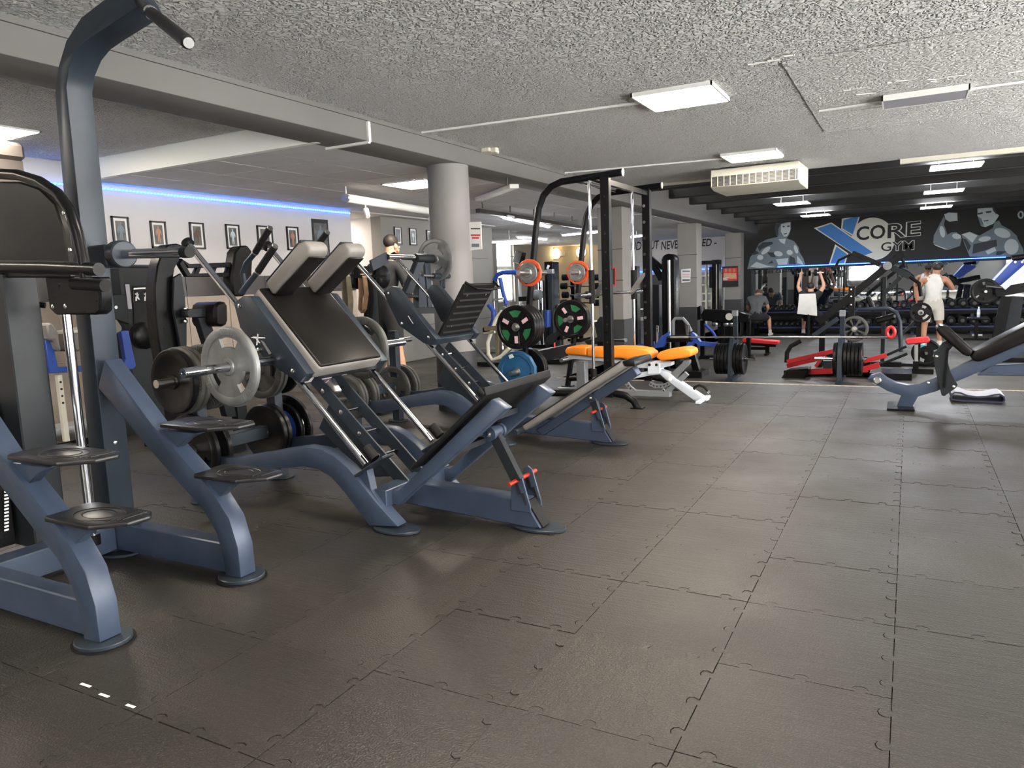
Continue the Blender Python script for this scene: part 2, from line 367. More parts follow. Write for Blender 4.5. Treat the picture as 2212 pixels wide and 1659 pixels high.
# main ceiling with the stripped board-marked patch
cl = struct(G().bb((-3.9, YF, HC), (XR, 10.75, HC+.2)).bb((XL, YF, HC), (-3.9, 4.66, HC+.2)).build('ceiling', 'plaster_rough'))
G().bb((-.78, 5.32, HC-.006), (XR, 8.1, HC)).build('plaster_patch', 'plaster_worn', cl)
for yy in (5.32, 5.95, 6.35, 7.2, 8.02):
    g = G(); pts = [V((-.78 + i*.18, yy + random.uniform(-.012, .012), HC-.007)) for i in range(24)]
    g.tube(pts, .0045, 5).build('board_ridge', 'plaster_worn', cl)
for x, y in ((1790,200), (1850,205), (1905,180), (1985,180), (2005,172), (2160,160), (1600,143), (1640,132)):
    p = PZ(x, y, HC-.006); g = G(); q = [p + V((random.uniform(-.03, .11)+.05*i, (.012 if i % 2 else -.012)+random.uniform(-.01, .01), 0)) for i in range(5)]
    g.tube(q, .006, 5).build('flaking_paint', 'plastic_white', cl)
# white bulkhead where the suspended ceiling begins, then its panels
struct(G().bb((XL, 4.62, DC-.002), (-4.2, 4.68, HC)).build('trim_4', 'wall_bright'))
sc = struct(G().bb((XL, 4.68, DC+.02), (-4.2, 13.2, DC+.1)).build('ceiling_suspended', 'wall_white'))
pn = G().box((0, 0, 0), (.592, .592, .02)).build('panel', 'panel_grey', None, bevel=.003)
for i in range(6):
    for j in range(15):
        x, y = -4.52 - .6*i, 5.1 + .6*j - .12
        if y > 13 or x < XL: continue
        o = pn.copy(); COL.objects.link(o); o.parent = sc; o.location = (x, y, DC+.011 + random.uniform(-.001, .001))
bpy.data.objects.remove(pn)
cr = struct(G().bb((-10.6, 13.2, DC), (-4.3, YB, DC+.1)).build('ceiling_rear', 'plaster_worn'))
struct(G().bb((-9.6, 8.78, DC), (XL, 13.2, DC+.1)).build('ceiling_stair', 'wall_white'))
g = G()
# beam, round column and square pillars
struct(G().bb((-4.28, YF, DC), (-3.86, 22.2, HC+.3)).build('beam', 'paint_beam', bevel=.012, seg=2))
G_ = G().bb((-3.862, YF, HC-.035), (-3.845, 10.7, HC)); struct(G_.build('trim_5', 'paint_beam'))
clm = struct(G().lathe((-4.07, 6.34, 0), Z_, [(.205, 0), (.205, DC)], 40).build('column', 'paint_column'))
G().lathe((-4.07, 6.34, 0), Z_, [(.208, 0), (.208, .6), (.204, .602)], 40).build('dark_base', 'paint_dark', clm)
pill = []
for yy in (11.46, 16.2, 20.95):
    p = struct(G().bb((-4.52, yy, LZ), (-4.09, yy+.42, DC)).build('pillar', 'wall_grey', bevel=.01)); pill.append(p)
    G().bb((-4.525, yy-.006, LZ), (-4.085, yy+.425, .62)).build('dark_base', 'paint_dark', p)
    for zz in (1.25, 1.75): G().bb((-4.523, yy-.004, zz), (-4.087, yy, zz+.012)).build('joint', 'paint_dark', p)
# black raftered ceiling over the sunken part
dk = struct(G().bb((-3.9, 10.75, 3.0), (XR, YB, 3.1)).bb((-3.9, 10.75, HC), (XR, 10.8, 3.0)).build('ceiling_dark', 'wall_black'))
for yy in (11.9, 13.3, 14.7, 16.1, 17.5, 18.9, 20.3, 21.7): G().bb((-3.88, yy, 2.68), (XR, yy+.16, 3.0)).build('rafter', 'wall_black', dk, bevel=.01)
struct(G().bb((-3.9, 10.72, HC-.03), (-1.9, 10.79, HC+.0)).bb((-.15, 10.7, HC-.055), (XR, 10.79, HC)).build('trim_6', 'plastic_cream'))
# ---------------------------------------------------------------- lamps
def panel_lamp(c, sx, sy, z, label, m='lamp_warm', lit=True, th=.014):
    t = thing('ceiling_light', label, 'light', (c[0], c[1], z), 'square ceiling light panels' if lit else None)
    x, y = c; f = G()
    for a, b in (((x-sx/2, y-sy/2), (x+sx/2, y-sy/2+.012)), ((x-sx/2, y+sy/2-.012), (x+sx/2, y+sy/2)), ((x-sx/2, y-sy/2), (x-sx/2+.012, y+sy/2)), ((x+sx/2-.012, y-sy/2), (x+sx/2, y+sy/2))):
        f.bb((*a, z-th), (*b, z))
    f.build('frame', 'plastic_white', t)
    G().bb((x-sx/2+.01, y-sy/2+.01, z-th+.002), (x+sx/2-.01, y+sy/2-.01, z-th+.006)).build('diffuser', m if lit else 'plastic_grey', t)
    return t
panel_lamp((-1.57, 5.77), .6, .6, HC, 'lit square ceiling panel fed by long white trunking from the grey beam', th=.03)
panel_lamp((-1.63, 9.0), .6, .6, HC, 'lit square ceiling panel beside the cream ceiling air unit', th=.03)
panel_lamp((-6.52, 3.36), .6, .6, HC, 'lit square ceiling panel on rough plaster near the white bulkhead')
p = PZ(900, 397, DC); panel_lamp((p.x, p.y), .58, .58, DC, 'lit square panel set in the suspended tile ceiling beside round column')
panel_lamp((-1.57, 2.5), .6, .6, HC, 'added unseen light panel above the front floor, before the first one'); panel_lamp((1.8, 2.5), .6, .6, HC, 'added unseen light panel near the window wall'); panel_lamp((1.8, -1.0), .6, .6, HC, 'added unseen light panel near the front windows'); panel_lamp((-1.57, -1.0), .6, .6, HC, 'added unseen light panel by the front wall windows')  # out-of-view panels added to light the foreground
panel_lamp((-8.5, 9.25), .4, .4, DC, 'added unseen light panel over the white stairwell'); panel_lamp((-5.8, .6), .6, .6, HC, 'added unseen light panel over the far front corner')  # both unseen and added; the first brightens the stairwell
for pts, w in ((((1668,440),(1745,432)), 'lit white light panel on black rafters, second row, by the grey beam'), (((1728,466),(1790,459)), 'lit white light panel on black rafters above the blue painted letter X'), (((2010,358),(2128,345)), 'lit white light panel on black rafters nearest the rough ceiling'), (((1997,415),(2085,402)), 'lit white light panel on black rafters, second row, over the standing man'), (((1990,449),(2058,439)), 'lit white light panel on black rafters close to the painted flexing man')):
    a, b = PZ(*pts[0], 2.6), PZ(*pts[1], 2.6); c = (a+b)/2
    t = panel_lamp((c.x, c.y+.3), .62, .6, 2.6, w, 'lamp_cool'); G().cyl((c.x-.2, c.y+.3, 2.6), (c.x-.2, c.y+.3, 3.0), .004, 6).cyl((c.x+.2, c.y+.3, 2.6), (c.x+.2, c.y+.3, 3.0), .004, 6).build('hanger', 'chrome_dull', t)
# unlit panel, its trunking, other trunking
a, b = PZ(1904, 213, HC), PZ(2090, 179, HC)
panel_lamp((.06, 6.93), .6, .36, HC, 'unlit grey ceiling panel with white rim on the stripped plaster patch', lit=False, th=.05)
def trunk(pts, label, r=(.025, .016), mm='plastic_white'):
    g = G()
    for p0, p1 in zip(pts, pts[1:]): g.bar(p0, p1, r[0], r[1], side=(Z_.cross((V(p1)-V(p0)).normalized()) if abs((V(p1)-V(p0)).normalized().z) < .9 else Y_))
    return solo(g, 'cable_trunking', mm, label, 'trunking', pts[0])
trunk([V((-3.86, 5.6, HC-.01)), V((-1.87, 5.76, HC-.01))], 'white cable trunking running from beam to the nearer lit panel')
trunk([V((-3.86, 8.7, HC-.01)), V((-1.94, 9.0, HC-.01))], 'thin white cable trunking running from beam to the farther lit panel')
trunk([V((-.72, 6.98, HC-.016)), V((-.24, 6.95, HC-.016))], 'short white trunking end piece left of the unlit panel')
trunk([V((.36, 6.92, HC-.016)), V((4.4, 6.9, HC-.016))], 'white trunking leading from unlit panel to the window wall')
trunk([V((-3.85, 4.86, HC-.04)), V((-3.85, 4.86, DC-.008)), V((-4.3, 4.86, DC-.008))], 'white conduit bent around the underside of the grey beam', (.03, .02))
p = PX(1053, 320, -3.83); solo(G().bb((-3.86, p.y-.1, p.z-.05), (-3.76, p.y+.12, p.z+.03)).bb((-3.76, p.y-.06, p.z-.06), (-3.70, p.y, p.z-.01)), 'alarm_box', 'plastic_cream', 'small cream alarm box at top of the grey beam', 'box', p, bevel=.006)
# ceiling air unit
p0 = PY(1535, 412, 9.75); p1 = PY(1726, 395, 9.75)
t = thing('air_unit', 'cream ceiling air unit with dark slatted grille', 'air conditioner', (p0.x, 9.75, HC))
zt, zb = HC-.02, 2.36
G().prism([V((p0.x, 9.75, zb+.02)), V((p0.x, 9.75, zt)), V((p0.x, 10.65, HC)), V((p0.x, 10.65, zb-.01)), V((p0.x, 9.9, zb-.01))], (p1.x-p0.x, 0, 0)).build('casing', 'plastic_cream', t, bevel=.008)
gr = G().bb((p0.x+.0, 9.742, zb+.03), (p1.x-.02, 9.748, zt-.09)).build('grille', 'vent_dark', t)
n = 13
for i in range(n+1): x = p0.x + .01 + (p1.x-p0.x-.05)*i/n; G().bb((x, 9.733, zb+.03), (x+.009, 9.745, zt-.09)).build('grille_bar', 'plastic_cream', gr)
for i in range(7): z = zb + .042 + i*.016; G().bb((p0.x+.01, 9.737, z), (p1.x-.03, 9.744, z+.004)).build('slat', 'steel_grey', gr)
# blue light strips
def led(a, b, label, dots=True, r=.014):
    a, b = V(a), V(b); t = thing('led_strip', label, 'light strip', a)
    G().bar(a, b, .012, r*1.6, side=Z_ if False else None).build('strip', 'led_blue', t)
    if dots:
        g = G(); n = int((b-a).length/.042)
        off = V((.012, 0, 0)) if abs((b-a).y) > abs((b-a).x) else V((0, -.012, 0))
        for i in range(n): g.box(a + (b-a)*((i+.5)/n) + off, (.012, .012, .012))
        o = g.build('diode', 'led_dot', t); o['kind'] = 'stuff'
led((XL+.012, 1.2, DC-.035), (XL+.012, 8.76, DC-.035), 'blue light strip along the top of the white picture wall')
led((-3.33, YB-.03, 1.47), (2.1, YB-.03, 1.47), 'long blue light strip under the painted gym logo')
led((-8.0, YB-.03, 1.5), (-4.75, YB-.03, 1.5), 'blue light strip under the black graffiti lettering')
# ================================================================ weight plates
def web(g, r0, ra, rb, r1, th, holes, n=48):
    rs = [r0, ra, rb, r1]; k = 3
    keep = [[True]*n for _ in range(k)]
    for i in range(n):
        a = 2*PI*(i+.5)/n
        for h0, h1 in holes:
            if h0 <= a <= h1: keep[1][i] = False
    base = len(g.v)
    for z in (-th/2, th/2):
        for r in rs:
            for i in range(n): a = 2*PI*i/n; g.v.append(V((r*math.cos(a), r*math.sin(a), z)))
    def vi(s, j, i): return base + s*4*n + j*n + i % n
    for j in range(k):
        for i in range(n):
            if not keep[j][i]: continue
            g.f.append([vi(1, j, i), vi(1, j+1, i), vi(1, j+1, i+1), vi(1, j, i+1)])
            g.f.append([vi(0, j, i), vi(0, j, i+1), vi(0, j+1, i+1), vi(0, j+1, i)])
            for (jj, ii, a, b) in ((j-1, i, (j, i), (j, i+1)), (j+1, i, (j+1, i), (j+1, i+1)), (j, i-1, (j, i), (j+1, i)), (j, i+1, (j, i+1), (j+1, i+1))):
                if jj < 0 or jj >= k or not keep[jj][ii % n]: g.f.append([vi(0, *a), vi(1, *a), vi(1, *b), vi(0, *b)])
PLT = {}
def make_plate(key, kind, R, th, m, hubm='chrome_dull', facem=None):
    t = thing('weight_plate', 'weight plate', 'weight plate'); n = 12 if kind == 'poly' else 36
    if kind in ('tri', 'spoke'):
        g = G()
        hl = [(.5+2*PI*k/3, 1.45+2*PI*k/3) for k in range(3)] if kind == 'tri' else [(.16+2*PI*k/4, 1.41+2*PI*k/4) for k in range(4)]
        if kind == 'tri': web(g, .026, R*.5, R*.74, R*.8, th*.55, hl)
        else: web(g, .026, R*.26, R*.78, R*.82, th*.5, hl)
        g.build('body', m, t)
        G().lathe((0,0,0), Z_, [(R*.78, -th*.42), (R*.82, -th/2), (R*.96, -th/2), (R, -th*.34), (R, th*.34), (R*.96, th/2), (R*.82, th/2), (R*.78, th*.42)], n, closed=True).build('rim', m, t)
        if kind == 'tri':
            for k in range(3):
                for q in range(7):
                    a = 2*PI*k/3 + .6 + .1*q; d = V((math.cos(a), math.sin(a), 0))
                    G().bar(d*R*.8 + V((0,0,th*.5)), d*R*.955 + V((0,0,th*.5)), .006, .006, side=Z_.cross(d)).build('grip_rib', m, t)
    elif kind == 'green':
        G().lathe((0,0,0), Z_, [(.026, -th*.4), (R*.8, -th*.4), (R*.84, -th/2), (R*.97, -th/2), (R, -th*.3), (R, th*.3), (R*.97, th/2), (R*.84, th/2), (R*.8, th*.3), (.026, th*.3)], n, closed=True).build('body', m, t)
        for k in range(3):
            a = .3 + 2*PI*k/3; d = V((math.cos(a), math.sin(a), 0)); s = Z_.cross(d)
            G().bar(d*R*.2 + V((0,0,th*.38)), d*R*.82 + V((0,0,th*.38)), R*.3, th*.2, side=s).build('spoke', m, t, bevel=.002)
            G().bar(d*R*.4 + V((0,0,th*.49)), d*R*.72 + V((0,0,th*.49)), R*.17, .002, side=s).build('print', 'pink_print', t)
            a2 = a + PI/3; d2 = V((math.cos(a2), math.sin(a2), 0)); s2 = Z_.cross(d2)
            G().prism([d2*R*.44 - s2*R*.12, d2*R*.7 - s2*R*.3, d2*R*.76, d2*R*.7 + s2*R*.3, d2*R*.44 + s2*R*.12], (0, 0, th*.34)).build('colour_inlay', facem, t)
    else:
        prof = [(.026, -th*.32), (R*.74, -th*.32), (R*.8, -th/2), (R*.97, -th/2), (R, -th*.36), (R, th*.36), (R*.97, th/2), (R*.8, th/2), (R*.74, th*.32), (.026, th*.32)]
        G().lathe((0,0,0), Z_, prof, n, closed=True).build('body', m, t, ang=25 if kind == 'poly' else 35)
        if facem: G().lathe((0,0,0), Z_, [(R*.2, 0), (R*.72, 0), (R*.72, th*.36), (R*.2, th*.36)], 36, closed=True).build('face_disc', facem, t)
        if kind == 'poly':
            for k in range(3):
                a = 1.9 + 2*PI*k/3; d = V((math.cos(a), math.sin(a), 0)); s = Z_.cross(d)
                G().bar(d*R*.68 + V((0,0,th*.3)), d*R*.86 + V((0,0,th*.3)), R*.24, th*.5, side=s).build('grip_opening', 'picture_black' if k else 'picture_mat', t, bevel=.004)
    G().lathe((0,0,0), Z_, [(.0255, -th*.56), (.042, -th*.56), (.046, -th*.4), (.046, th*.4), (.042, th*.56), (.0255, th*.56)], 20, closed=True).build('hub_ring', hubm, t)
    PLT[key] = t; return t
make_plate('silver', 'tri', .205, .034, 'plate_silver', 'plate_silver')
make_plate('iron', 'tri', .2, .034, 'plate_iron', 'plate_iron')
make_plate('black', 'disc', .19, .036, 'plate_black', 'plate_black')
make_plate('blackbig', 'disc', .225, .04, 'plate_black', 'plate_black')
make_plate('blackhuge', 'disc', .25, .045, 'plate_black', 'plate_black')
make_plate('blacktri', 'tri', .225, .034, 'plate_black', 'plate_black')
make_plate('bluedisc', 'disc', .18, .034, 'plate_black', 'plate_black', 'steel_royal')
make_plate('blue12', 'poly', .225, .05, 'plate_blue')
make_plate('green', 'green', .225, .05, 'plate_black', 'chrome_dull', 'plate_green')
make_plate('orange', 'poly', .14, .03, 'plate_orange')
make_plate('grey5', 'disc', .105, .026, 'plate_silver')
make_plate('spoke', 'spoke', .225, .035, 'plate_iron')
make_plate('wheel', 'tri', .17, .03, 'plate_black')
def plate(key, loc, label, group, ax=(0,-1,0), roll=0.): return dup(PLT[key], frame(ax, loc, roll), label, group)
# a stack of plates on one horn: starts at p, runs along ax
def stack(keys, p, ax, label, group, gap=.002, roll=.4):
    p, ax = V(p), V(ax); s = 0
    TH = dict(silver=.038, iron=.038, black=.04, blackbig=.045, blackhuge=.05, blacktri=.038, bluedisc=.038, blue12=.056, green=.056, orange=.034, grey5=.03, spoke=.04, wheel=.034)
    for i, k in enumerate(keys):
        s += TH[k]/2; plate(k, p + ax*s, label if isinstance(label, str) else label[i], group, (0,-1,0) if abs(ax.y) > .5 else ax, roll + i*.7); s += TH[k]/2 + gap
    return p + ax*s
# ================================================================ assisted dip and chin tower, far left
tw = thing('dip_chin_tower', 'slate blue assisted dip and chin tower with rubber steps and curved top arm', 'gym machine', (-3.4, 1.85, 0))
YT, YN = 2.12, 1.48
post_px = [(249,1198),(165,398),(143,189),(148,150),(162,116),(182,91),(215,68),(297,15),(276,-22),(223,0),(175,37),(142,88),(125,145),(118,202),(135,398),(213,1190)]
G().pY(post_px, YT, YT+.125).build('post', 'steel_slate', tw, bevel=.006, seg=2)
for x, y in ((236,956),(254,1137),(218,770)):
    p = PY(x, y, YT+.05); G().lathe((PY(249,1198,YT).x+.0, YT+.06, p.z), X_, [(.014,0),(.014,.006),(.006,.01)], 10).build('bolt', 'bolt_metal', tw)
arm_up = [(225,777),(327,916),(374,968),(437.5,1039),(466,1075),(495,1122),(513.5,1183.5),(520.7,1249)]
arm_lo = [(487,1246),(481,1201),(466,1151),(437.5,1100),(394,1053),(325,974),(211,838)]
arm = [PY(x, y, YT) for x, y in arm_up + arm_lo]
for y0 in (YT, YN):
    d = V((0, y0-YT, 0))
    G().prism([p+d for p in arm], (0, .085, 0)).build('step_arm', 'steel_blue', tw, bevel=.006, seg=2)
    xb = arm[7].x-.045
    G().bb((-3.41 if y0 == YT else -4.1, y0+.002, .03), (xb-.02, y0+.083, .165)).build('base_beam', 'steel_blue', tw, bevel=.005)
    f = G().prism([V((xb+.105*math.cos(a), y0+.042+.095*math.sin(a), .004)) for a in [2*PI*i/24 for i in range(24)]], (0, 0, .016)).build('foot_plate', 'steel_slate', tw, bevel=.003)
    G().prism([V((xb+.115*math.cos(a), y0+.042+.105*math.sin(a), .0005)) for a in [2*PI*i/24 for i in range(24)]], (0, 0, .006)).build('foot_rubber', 'rubber_black', tw)
    for k, (z, xa, xe, gp) in enumerate(((.47, -2.775, -2.385, [(434,1037),(508,1044),(488,1056),(466,1076)]), (.685, -2.97, -2.53, [(337,931),(420,938),(395,950),(374,969)]))):
        yc = y0+.085; w = .105
        out = [V((xa, yc-w*.75, z-.018)), V((xa+.03, yc-w, z-.018)), V((xe-.1, yc-w, z-.018)), V((xe, yc-w*.2, z-.018)), V((xe+.005, yc+w*.6, z-.018)), V((xe-.05, yc+w, z-.018)), V((xa+.03, yc+w, z-.018)), V((xa-.01, yc+w*.7, z-.018))]
        s_ = G().prism(out, (0, 0, .018)).build('step', 'rubber_step', tw, bevel=.006, seg=2)
        cx = (xa+xe)/2
        for rr in (.05, .075): G().tube([V((cx+1.5*rr*math.cos(2*PI*i/28), yc+rr*.95*math.sin(2*PI*i/28), z)) for i in range(28)], .0022, 5, closed=True).build('tread_ring', 'rubber_step', s_)
        for q in range(4): G().bb((xe-.05-.014*q, yc-w*.1-.012*q, z-.001), (xe-.045-.014*q, yc+w*.8, z+.0025)).build('tread_rib', 'rubber_step', s_)
        G().prism([PY(x, y, YT)+d+V((0,.02,0)) for x, y in gp], (0, .045, 0)).build('step_bracket', 'steel_blue', tw, bevel=.003)
G().bb((-3.5, YN+.08, .03), (-3.38, YT, .15)).build('cross_beam', 'steel_blue', tw, bevel=.005)
G().prism([V((-3.44+.14*math.cos(2*PI*i/24), YT+.04+.1*math.sin(2*PI*i/24), .001)) for i in range(24)], (0, 0, .014)).build('foot_plate', 'steel_slate', tw, bevel=.003)
# top arm handle
h0, h1, h2 = PY(297, 3, YT+.04), PY(326, 27, YT-.06), PY(408, 93, YT-.32)
G().tube([PY(262, -12, YT+.1), h0, h1], .02, 12).build('handle_bar', 'steel_black', tw)
G().cyl(h1, h1+(h2-h1)*.97, .024, 14).build('handle_grip', 'rubber_black', tw); G().cyl(h1-(h2-h1)*.02, h1+(h2-h1)*.03, .026, 14).build('collar', 'chrome', tw); G().cyl(h1+(h2-h1)*.97, h2, .018, 12).build('end_cap', 'bolt_metal', tw)
# dip handle
a, b = PY(268, 549, YT+.05), PY(396, 545, YT-.02)
G().cyl(a, b, .022, 18).build('dip_handle', 'chrome', tw); G().cyl(b, b+(b-a)*.1, .024, 16).build('end_cap', 'rubber_black', tw)
G().lathe(a-(b-a)*.12, b-a, [(.06,0),(.062,.004),(.062,.06),(.056,.066),(.03,.068)], 24).build('pivot_flange', 'steel_slate', tw, ang=25)
G().bar(PY(212, 556, YT+.05), PY(250, 552, YT+.05), .1, .1).build('pivot_block', 'steel_slate', tw, bevel=.006)
# guide rod, lever plate, knee bar, stack column, shroud
b = PX(192, 1092, -3.4); b.z = .1
G().cyl(b, V((b.x, b.y, PX(146, 680, -3.4).z+.05)), .021, 18).build('guide_rod', 'chrome', tw)
G().cyl(V((b.x, b.y, .09)), V((b.x, b.y, .14)), .034, 18).build('rod_collar', 'steel_black', tw)
YS = 1.9
G().pY([(96,598),(212,598),(216,640),(216,672),(206,680),(118,680),(106,668)], YS, YS+.06).build('lever_plate', 'steel_black', tw, bevel=.008)
for x, y in ((116,663),(143,662),(178,614)): p = PY(x, y, YS); G().lathe(p, -Y_, [(.011,0),(.011,.006),(.004,.01)], 10).build('bolt', 'bolt_metal', tw)
G().cyl(PY(160, 612, YS-.02), PY(228, 617, YS-.02), .026, 16).build('knee_roller', 'rubber_black', tw)
G().tube([PY(-60, 575, 1.8), PY(100, 577, 1.8), PY(214, 582, 1.8)], .026, 14).build('lever_bar', 'steel_black', tw)
G().tube([PY(x, y, 1.8) for x, y in ((-90,378),(-20,374),(40,378),(85,392),(125,418),(152,455),(168,505),(180,560),(186,600))], .022, 14).build('shroud_tube', 'steel_black', tw)
G().pY([(-120,392),(40,392),(85,408),(118,440),(138,500),(150,600),(-120,600)], 1.83, 1.86).build('shroud_panel', 'leather_black', tw, bevel=.006)
for x, y in ((139,460),(152,540)): p = PY(x, y, 1.83); G().lathe(p, -Y_, [(.009,0),(.009,.005),(.004,.008)], 10).build('bolt', 'bolt_metal', tw)
q0 = PX(130, 1050, -3.52); q0.z = 0
G().bb((-3.74, q0.y-.15, .12), (-3.5, q0.y, PX(100, 590, -3.5).z)).build('stack_column', 'steel_charcoal', tw, bevel=.006)
G().tube([PX(8, 660, -3.6), PX(60, 655, -3.6), PX(98, 660, -3.55)], .014, 8).build('selector_cable_guide', 'steel_black', tw)
G().bb((-3.9, q0.y-.5, .14), (-3.62, q0.y-.17, .8)).build('weight_stack', 'steel_black', tw, bevel=.004)
g = G()
for i in range(12):
    p = PX(14, 1062+7.5*i, -3.6); g.box(p, (.004, .018, .008))
o = g.build('stack_numbers', 'print_white', tw); o['kind'] = 'stuff'
# ================================================================ plate-loaded sleds: hack squat and leg press share one frame
YN1, YF1 = 2.95, 3.56
leg_px = [(447,996),(528,986),(609,972),(658,965),(694,971),(722,986),(750,1010),(778,1042),(815,1088),(860,1138),(797,1136),(743,1063),(715,1031),(687,1014),(658,1008),(606,1012),(447,1036)]
leg_xz = [PY(x, y, YN1-.04) for x, y in leg_px]
leg_xz = leg_xz[:1] + leg_xz[1:]; leg_xz[0].x = leg_xz[-1].x = -3.74
def sled_frame(t, D, front):
    D = V(D)
    for y in (YN1-.04, YF1-.04):
        G().prism([p+D+V((0, y-p.y, 0)) for p in leg_xz], (0, .08, 0)).build('arched_leg', 'steel_blue', t, bevel=.006, seg=2)
        c = leg_xz[9]+D; c = V((c.x-.04, y+.04+D.y, 0))
        G().prism([c + V((.14*math.cos(2*PI*i/24), .085*math.sin(2*PI*i/24), .002)) for i in range(24)], (0, 0, .016)).build('foot_plate', 'steel_slate', t, bevel=.003)
        # rear post with plate horns
        px_ = -3.76+D.x; yy = y+.04+D.y
        G().bb((px_-.04, yy-.035, .01), (px_+.04, yy+.035, .86)).build('rear_post', 'steel_slate', t, bevel=.004)
        G().prism([V((px_+.1*math.cos(2*PI*i/20), yy+.09*math.sin(2*PI*i/20), .002)) for i in range(20)], (0, 0, .014)).build('foot_plate', 'steel_slate', t, bevel=.003)
        for z in (.33, .76): G().cyl((px_, yy-.26, z), (px_, yy+.26, z), .0245, 16).build('plate_horn', 'chrome_dull', t)
    for y in (YN1, YF1):                      # chrome guide rods at 45 degrees
        a, b = V((-3.703, y, 1.55))+D, V((-2.489, y, .337))+D
        G().cyl(a, b, .0185, 18).build('guide_rod', 'chrome', t)
        n = (a-b).normalized(); G().cyl(a-n*.005, a+n*.02, .034, 16).build('rod_cap', 'rubber_black', t)
        G().cyl(b+n*.02+V((.075,0,.02)), b+n*.1+V((.075,0,.02)), .03, 16).build('bumper', 'rubber_black', t)
        G().bar(b+V((-.05,0,-.06)), b+V((.15,0,.06)), .09, .014).build('rod_bracket', 'steel_slate', t, bevel=.003)
        G().prism([b+V((-.05,-.02,-.06)), b+V((.02,-.02,-.02)), b+V((.04,-.02,-.13)), b+V((.12,-.02,-.22)), b+V((.07,-.02,-.24)), b+V((-.03,-.02,-.13))], (0,.05,0)).build('rod_gusset', 'steel_blue', t, bevel=.003)
    # rear cross tie, spine, front tie
    G().bb((-3.8+D.x, YN1+D.y, .3), (-3.72+D.x, YF1+D.y, .38)).build('rear_tie', 'steel_slate', t, bevel=.004)
    G().bar(V((-2.42, YN1, .16))+D, V((-2.42, YF1, .16))+D, .1, .09).build('front_tie', 'steel_blue', t, bevel=.004)
    # notched stop ladder along the middle
    for y in (3.17, 3.34):
        a, b = V((-3.02, y, .75))+D, V((-2.4, y, .17))+D
        G().bar(a, b, .012, .075).build('stop_rail', 'steel_slate', t, bevel=.002)
    for k in range(4):
        p = V((-2.95, 0, .68))*(1-k/3.6) + V((-2.5, 0, .26))*(k/3.6) + D
        G().cyl(p+V((0,3.17,0)), p+V((0,3.34,0)), .009, 10).build('stop_rung', 'chrome', t)
        G().lathe(p+V((0,3.164,0)), -Y_, [(.014,0),(.014,.006),(.005,.009)], 10).build('bolt', 'bolt_metal', t)
    # side gussets between rail and legs
    G().prism([V((-3.08, 3.24, .44))+D, V((-2.98, 3.24, .6))+D, V((-2.5, 3.24, .2))+D, V((-2.75, 3.24, .17))+D, V((-3.0, 3.24, .38))+D], (0, .03, 0)).build('spine_plate', 'steel_slate', t, bevel=.004)
    # long front beam with sloped capped end
    x0, x1 = -2.44+D.x, front
    yb = 3.2+D.y
    G().prism([V((x0, yb, .06)), V((x0, yb, .19)), V((x1-.09, yb, .155)), V((x1, yb, .02)), V((x1-.05, yb, .015))], (0, .11, 0)).build('front_beam', 'steel_blue', t, bevel=.005)
    G().prism([V((x1-.083, yb+.012, .15)), V((x1-.075, yb+.012, .15)), V((x1+.006, yb+.012, .025)), V((x1-.004, yb+.012, .025))], (0, .086, 0)).build('end_cap', 'rubber_black', t)
    c = V((x1-.04, yb+.055, 0)); G().prism([c + V((.15*math.cos(2*PI*i/24), .085*math.sin(2*PI*i/24), .001)) for i in range(24)], (0, 0, .016)).build('foot_plate', 'steel_slate', t, bevel=.003)
    # slotted height bracket, strut, red pin
    for yy in (yb-.012, yb+.11):
        G().prism([V((x1-.16, yy, .1)), V((x1-.16, yy, .19)), V((x1-.15, yy, .29)), V((x1-.12, yy, .31)), V((x1-.095, yy, .29)), V((x1-.05, yy, .13)), V((x1-.05, yy, .1))], (0, .01, 0)).build('slot_bracket', 'steel_blue', t, bevel=.002)
        for k in range(2): G().bar(V((x1-.125+.035*k, yy-.001, .25-.05*k)), V((x1-.105+.035*k, yy-.001, .19-.05*k)), .014, .014).build('slot', 'picture_black', t)
    G().cyl((x1-.12, yb-.1, .262), (x1-.12, yb+.2, .262), .012, 12).build('height_pin', 'grip_red', t, bevel=.004)
    return x1, yb
t_ = V((1,0,-1)).normalized(); n_ = V((1,0,1)).normalized()
hk = thing('hack_squat_machine', 'slate blue hack squat sled with shoulder pads and tilted foot plate', 'gym machine', (-2.8, 3.25, 0))
x1, yb = sled_frame(hk, (0,0,0), -1.60)
# tilting foot plate
arm_px = [(808,1068),(824,1060),(860,1060),(868,1053),(1063,862),(1093,884),(874,1078),(861,1093),(836,1084)]
axz = [PY(x, y, 3.0) for x, y in arm_px]
for y in (3.0, 3.5): G().prism([p+V((0, y-3.0, 0)) for p in axz], (0, .07, 0)).build('plate_arm', 'steel_blue', hk, bevel=.005, seg=2)
for y in (2.985, 3.485): G().lathe(PY(824, 1068, 3.0)+V((0, y-3.0, 0)), -Y_, [(.016,0),(.016,.008),(.006,.012)], 12).build('bolt', 'bolt_metal', hk)
pa, pb = PY(899, 1012, 3.0), PY(1060, 852, 3.0); d = (pb-pa).normalized(); nn = V((-d.z, 0, d.x))
G().prism([pa+V((0,-.04,0)), pb+V((0,-.04,0)), pb+d*.02+nn*.035+V((0,-.04,0)), pb+nn*.045+V((0,-.04,0)), pb+nn*.015+V((0,-.04,0)), pa+nn*.015+V((0,-.04,0))], (0, .72, 0)).build('foot_plate_board', 'rubber_black', hk, bevel=.003)
for k in range(3): q = pa + d*(.12+.14*k) - nn*.03; G().bar(q+V((0,.08,0)), q+V((0,.49,0)), .05, .03).build('board_rib', 'steel_charcoal', hk)
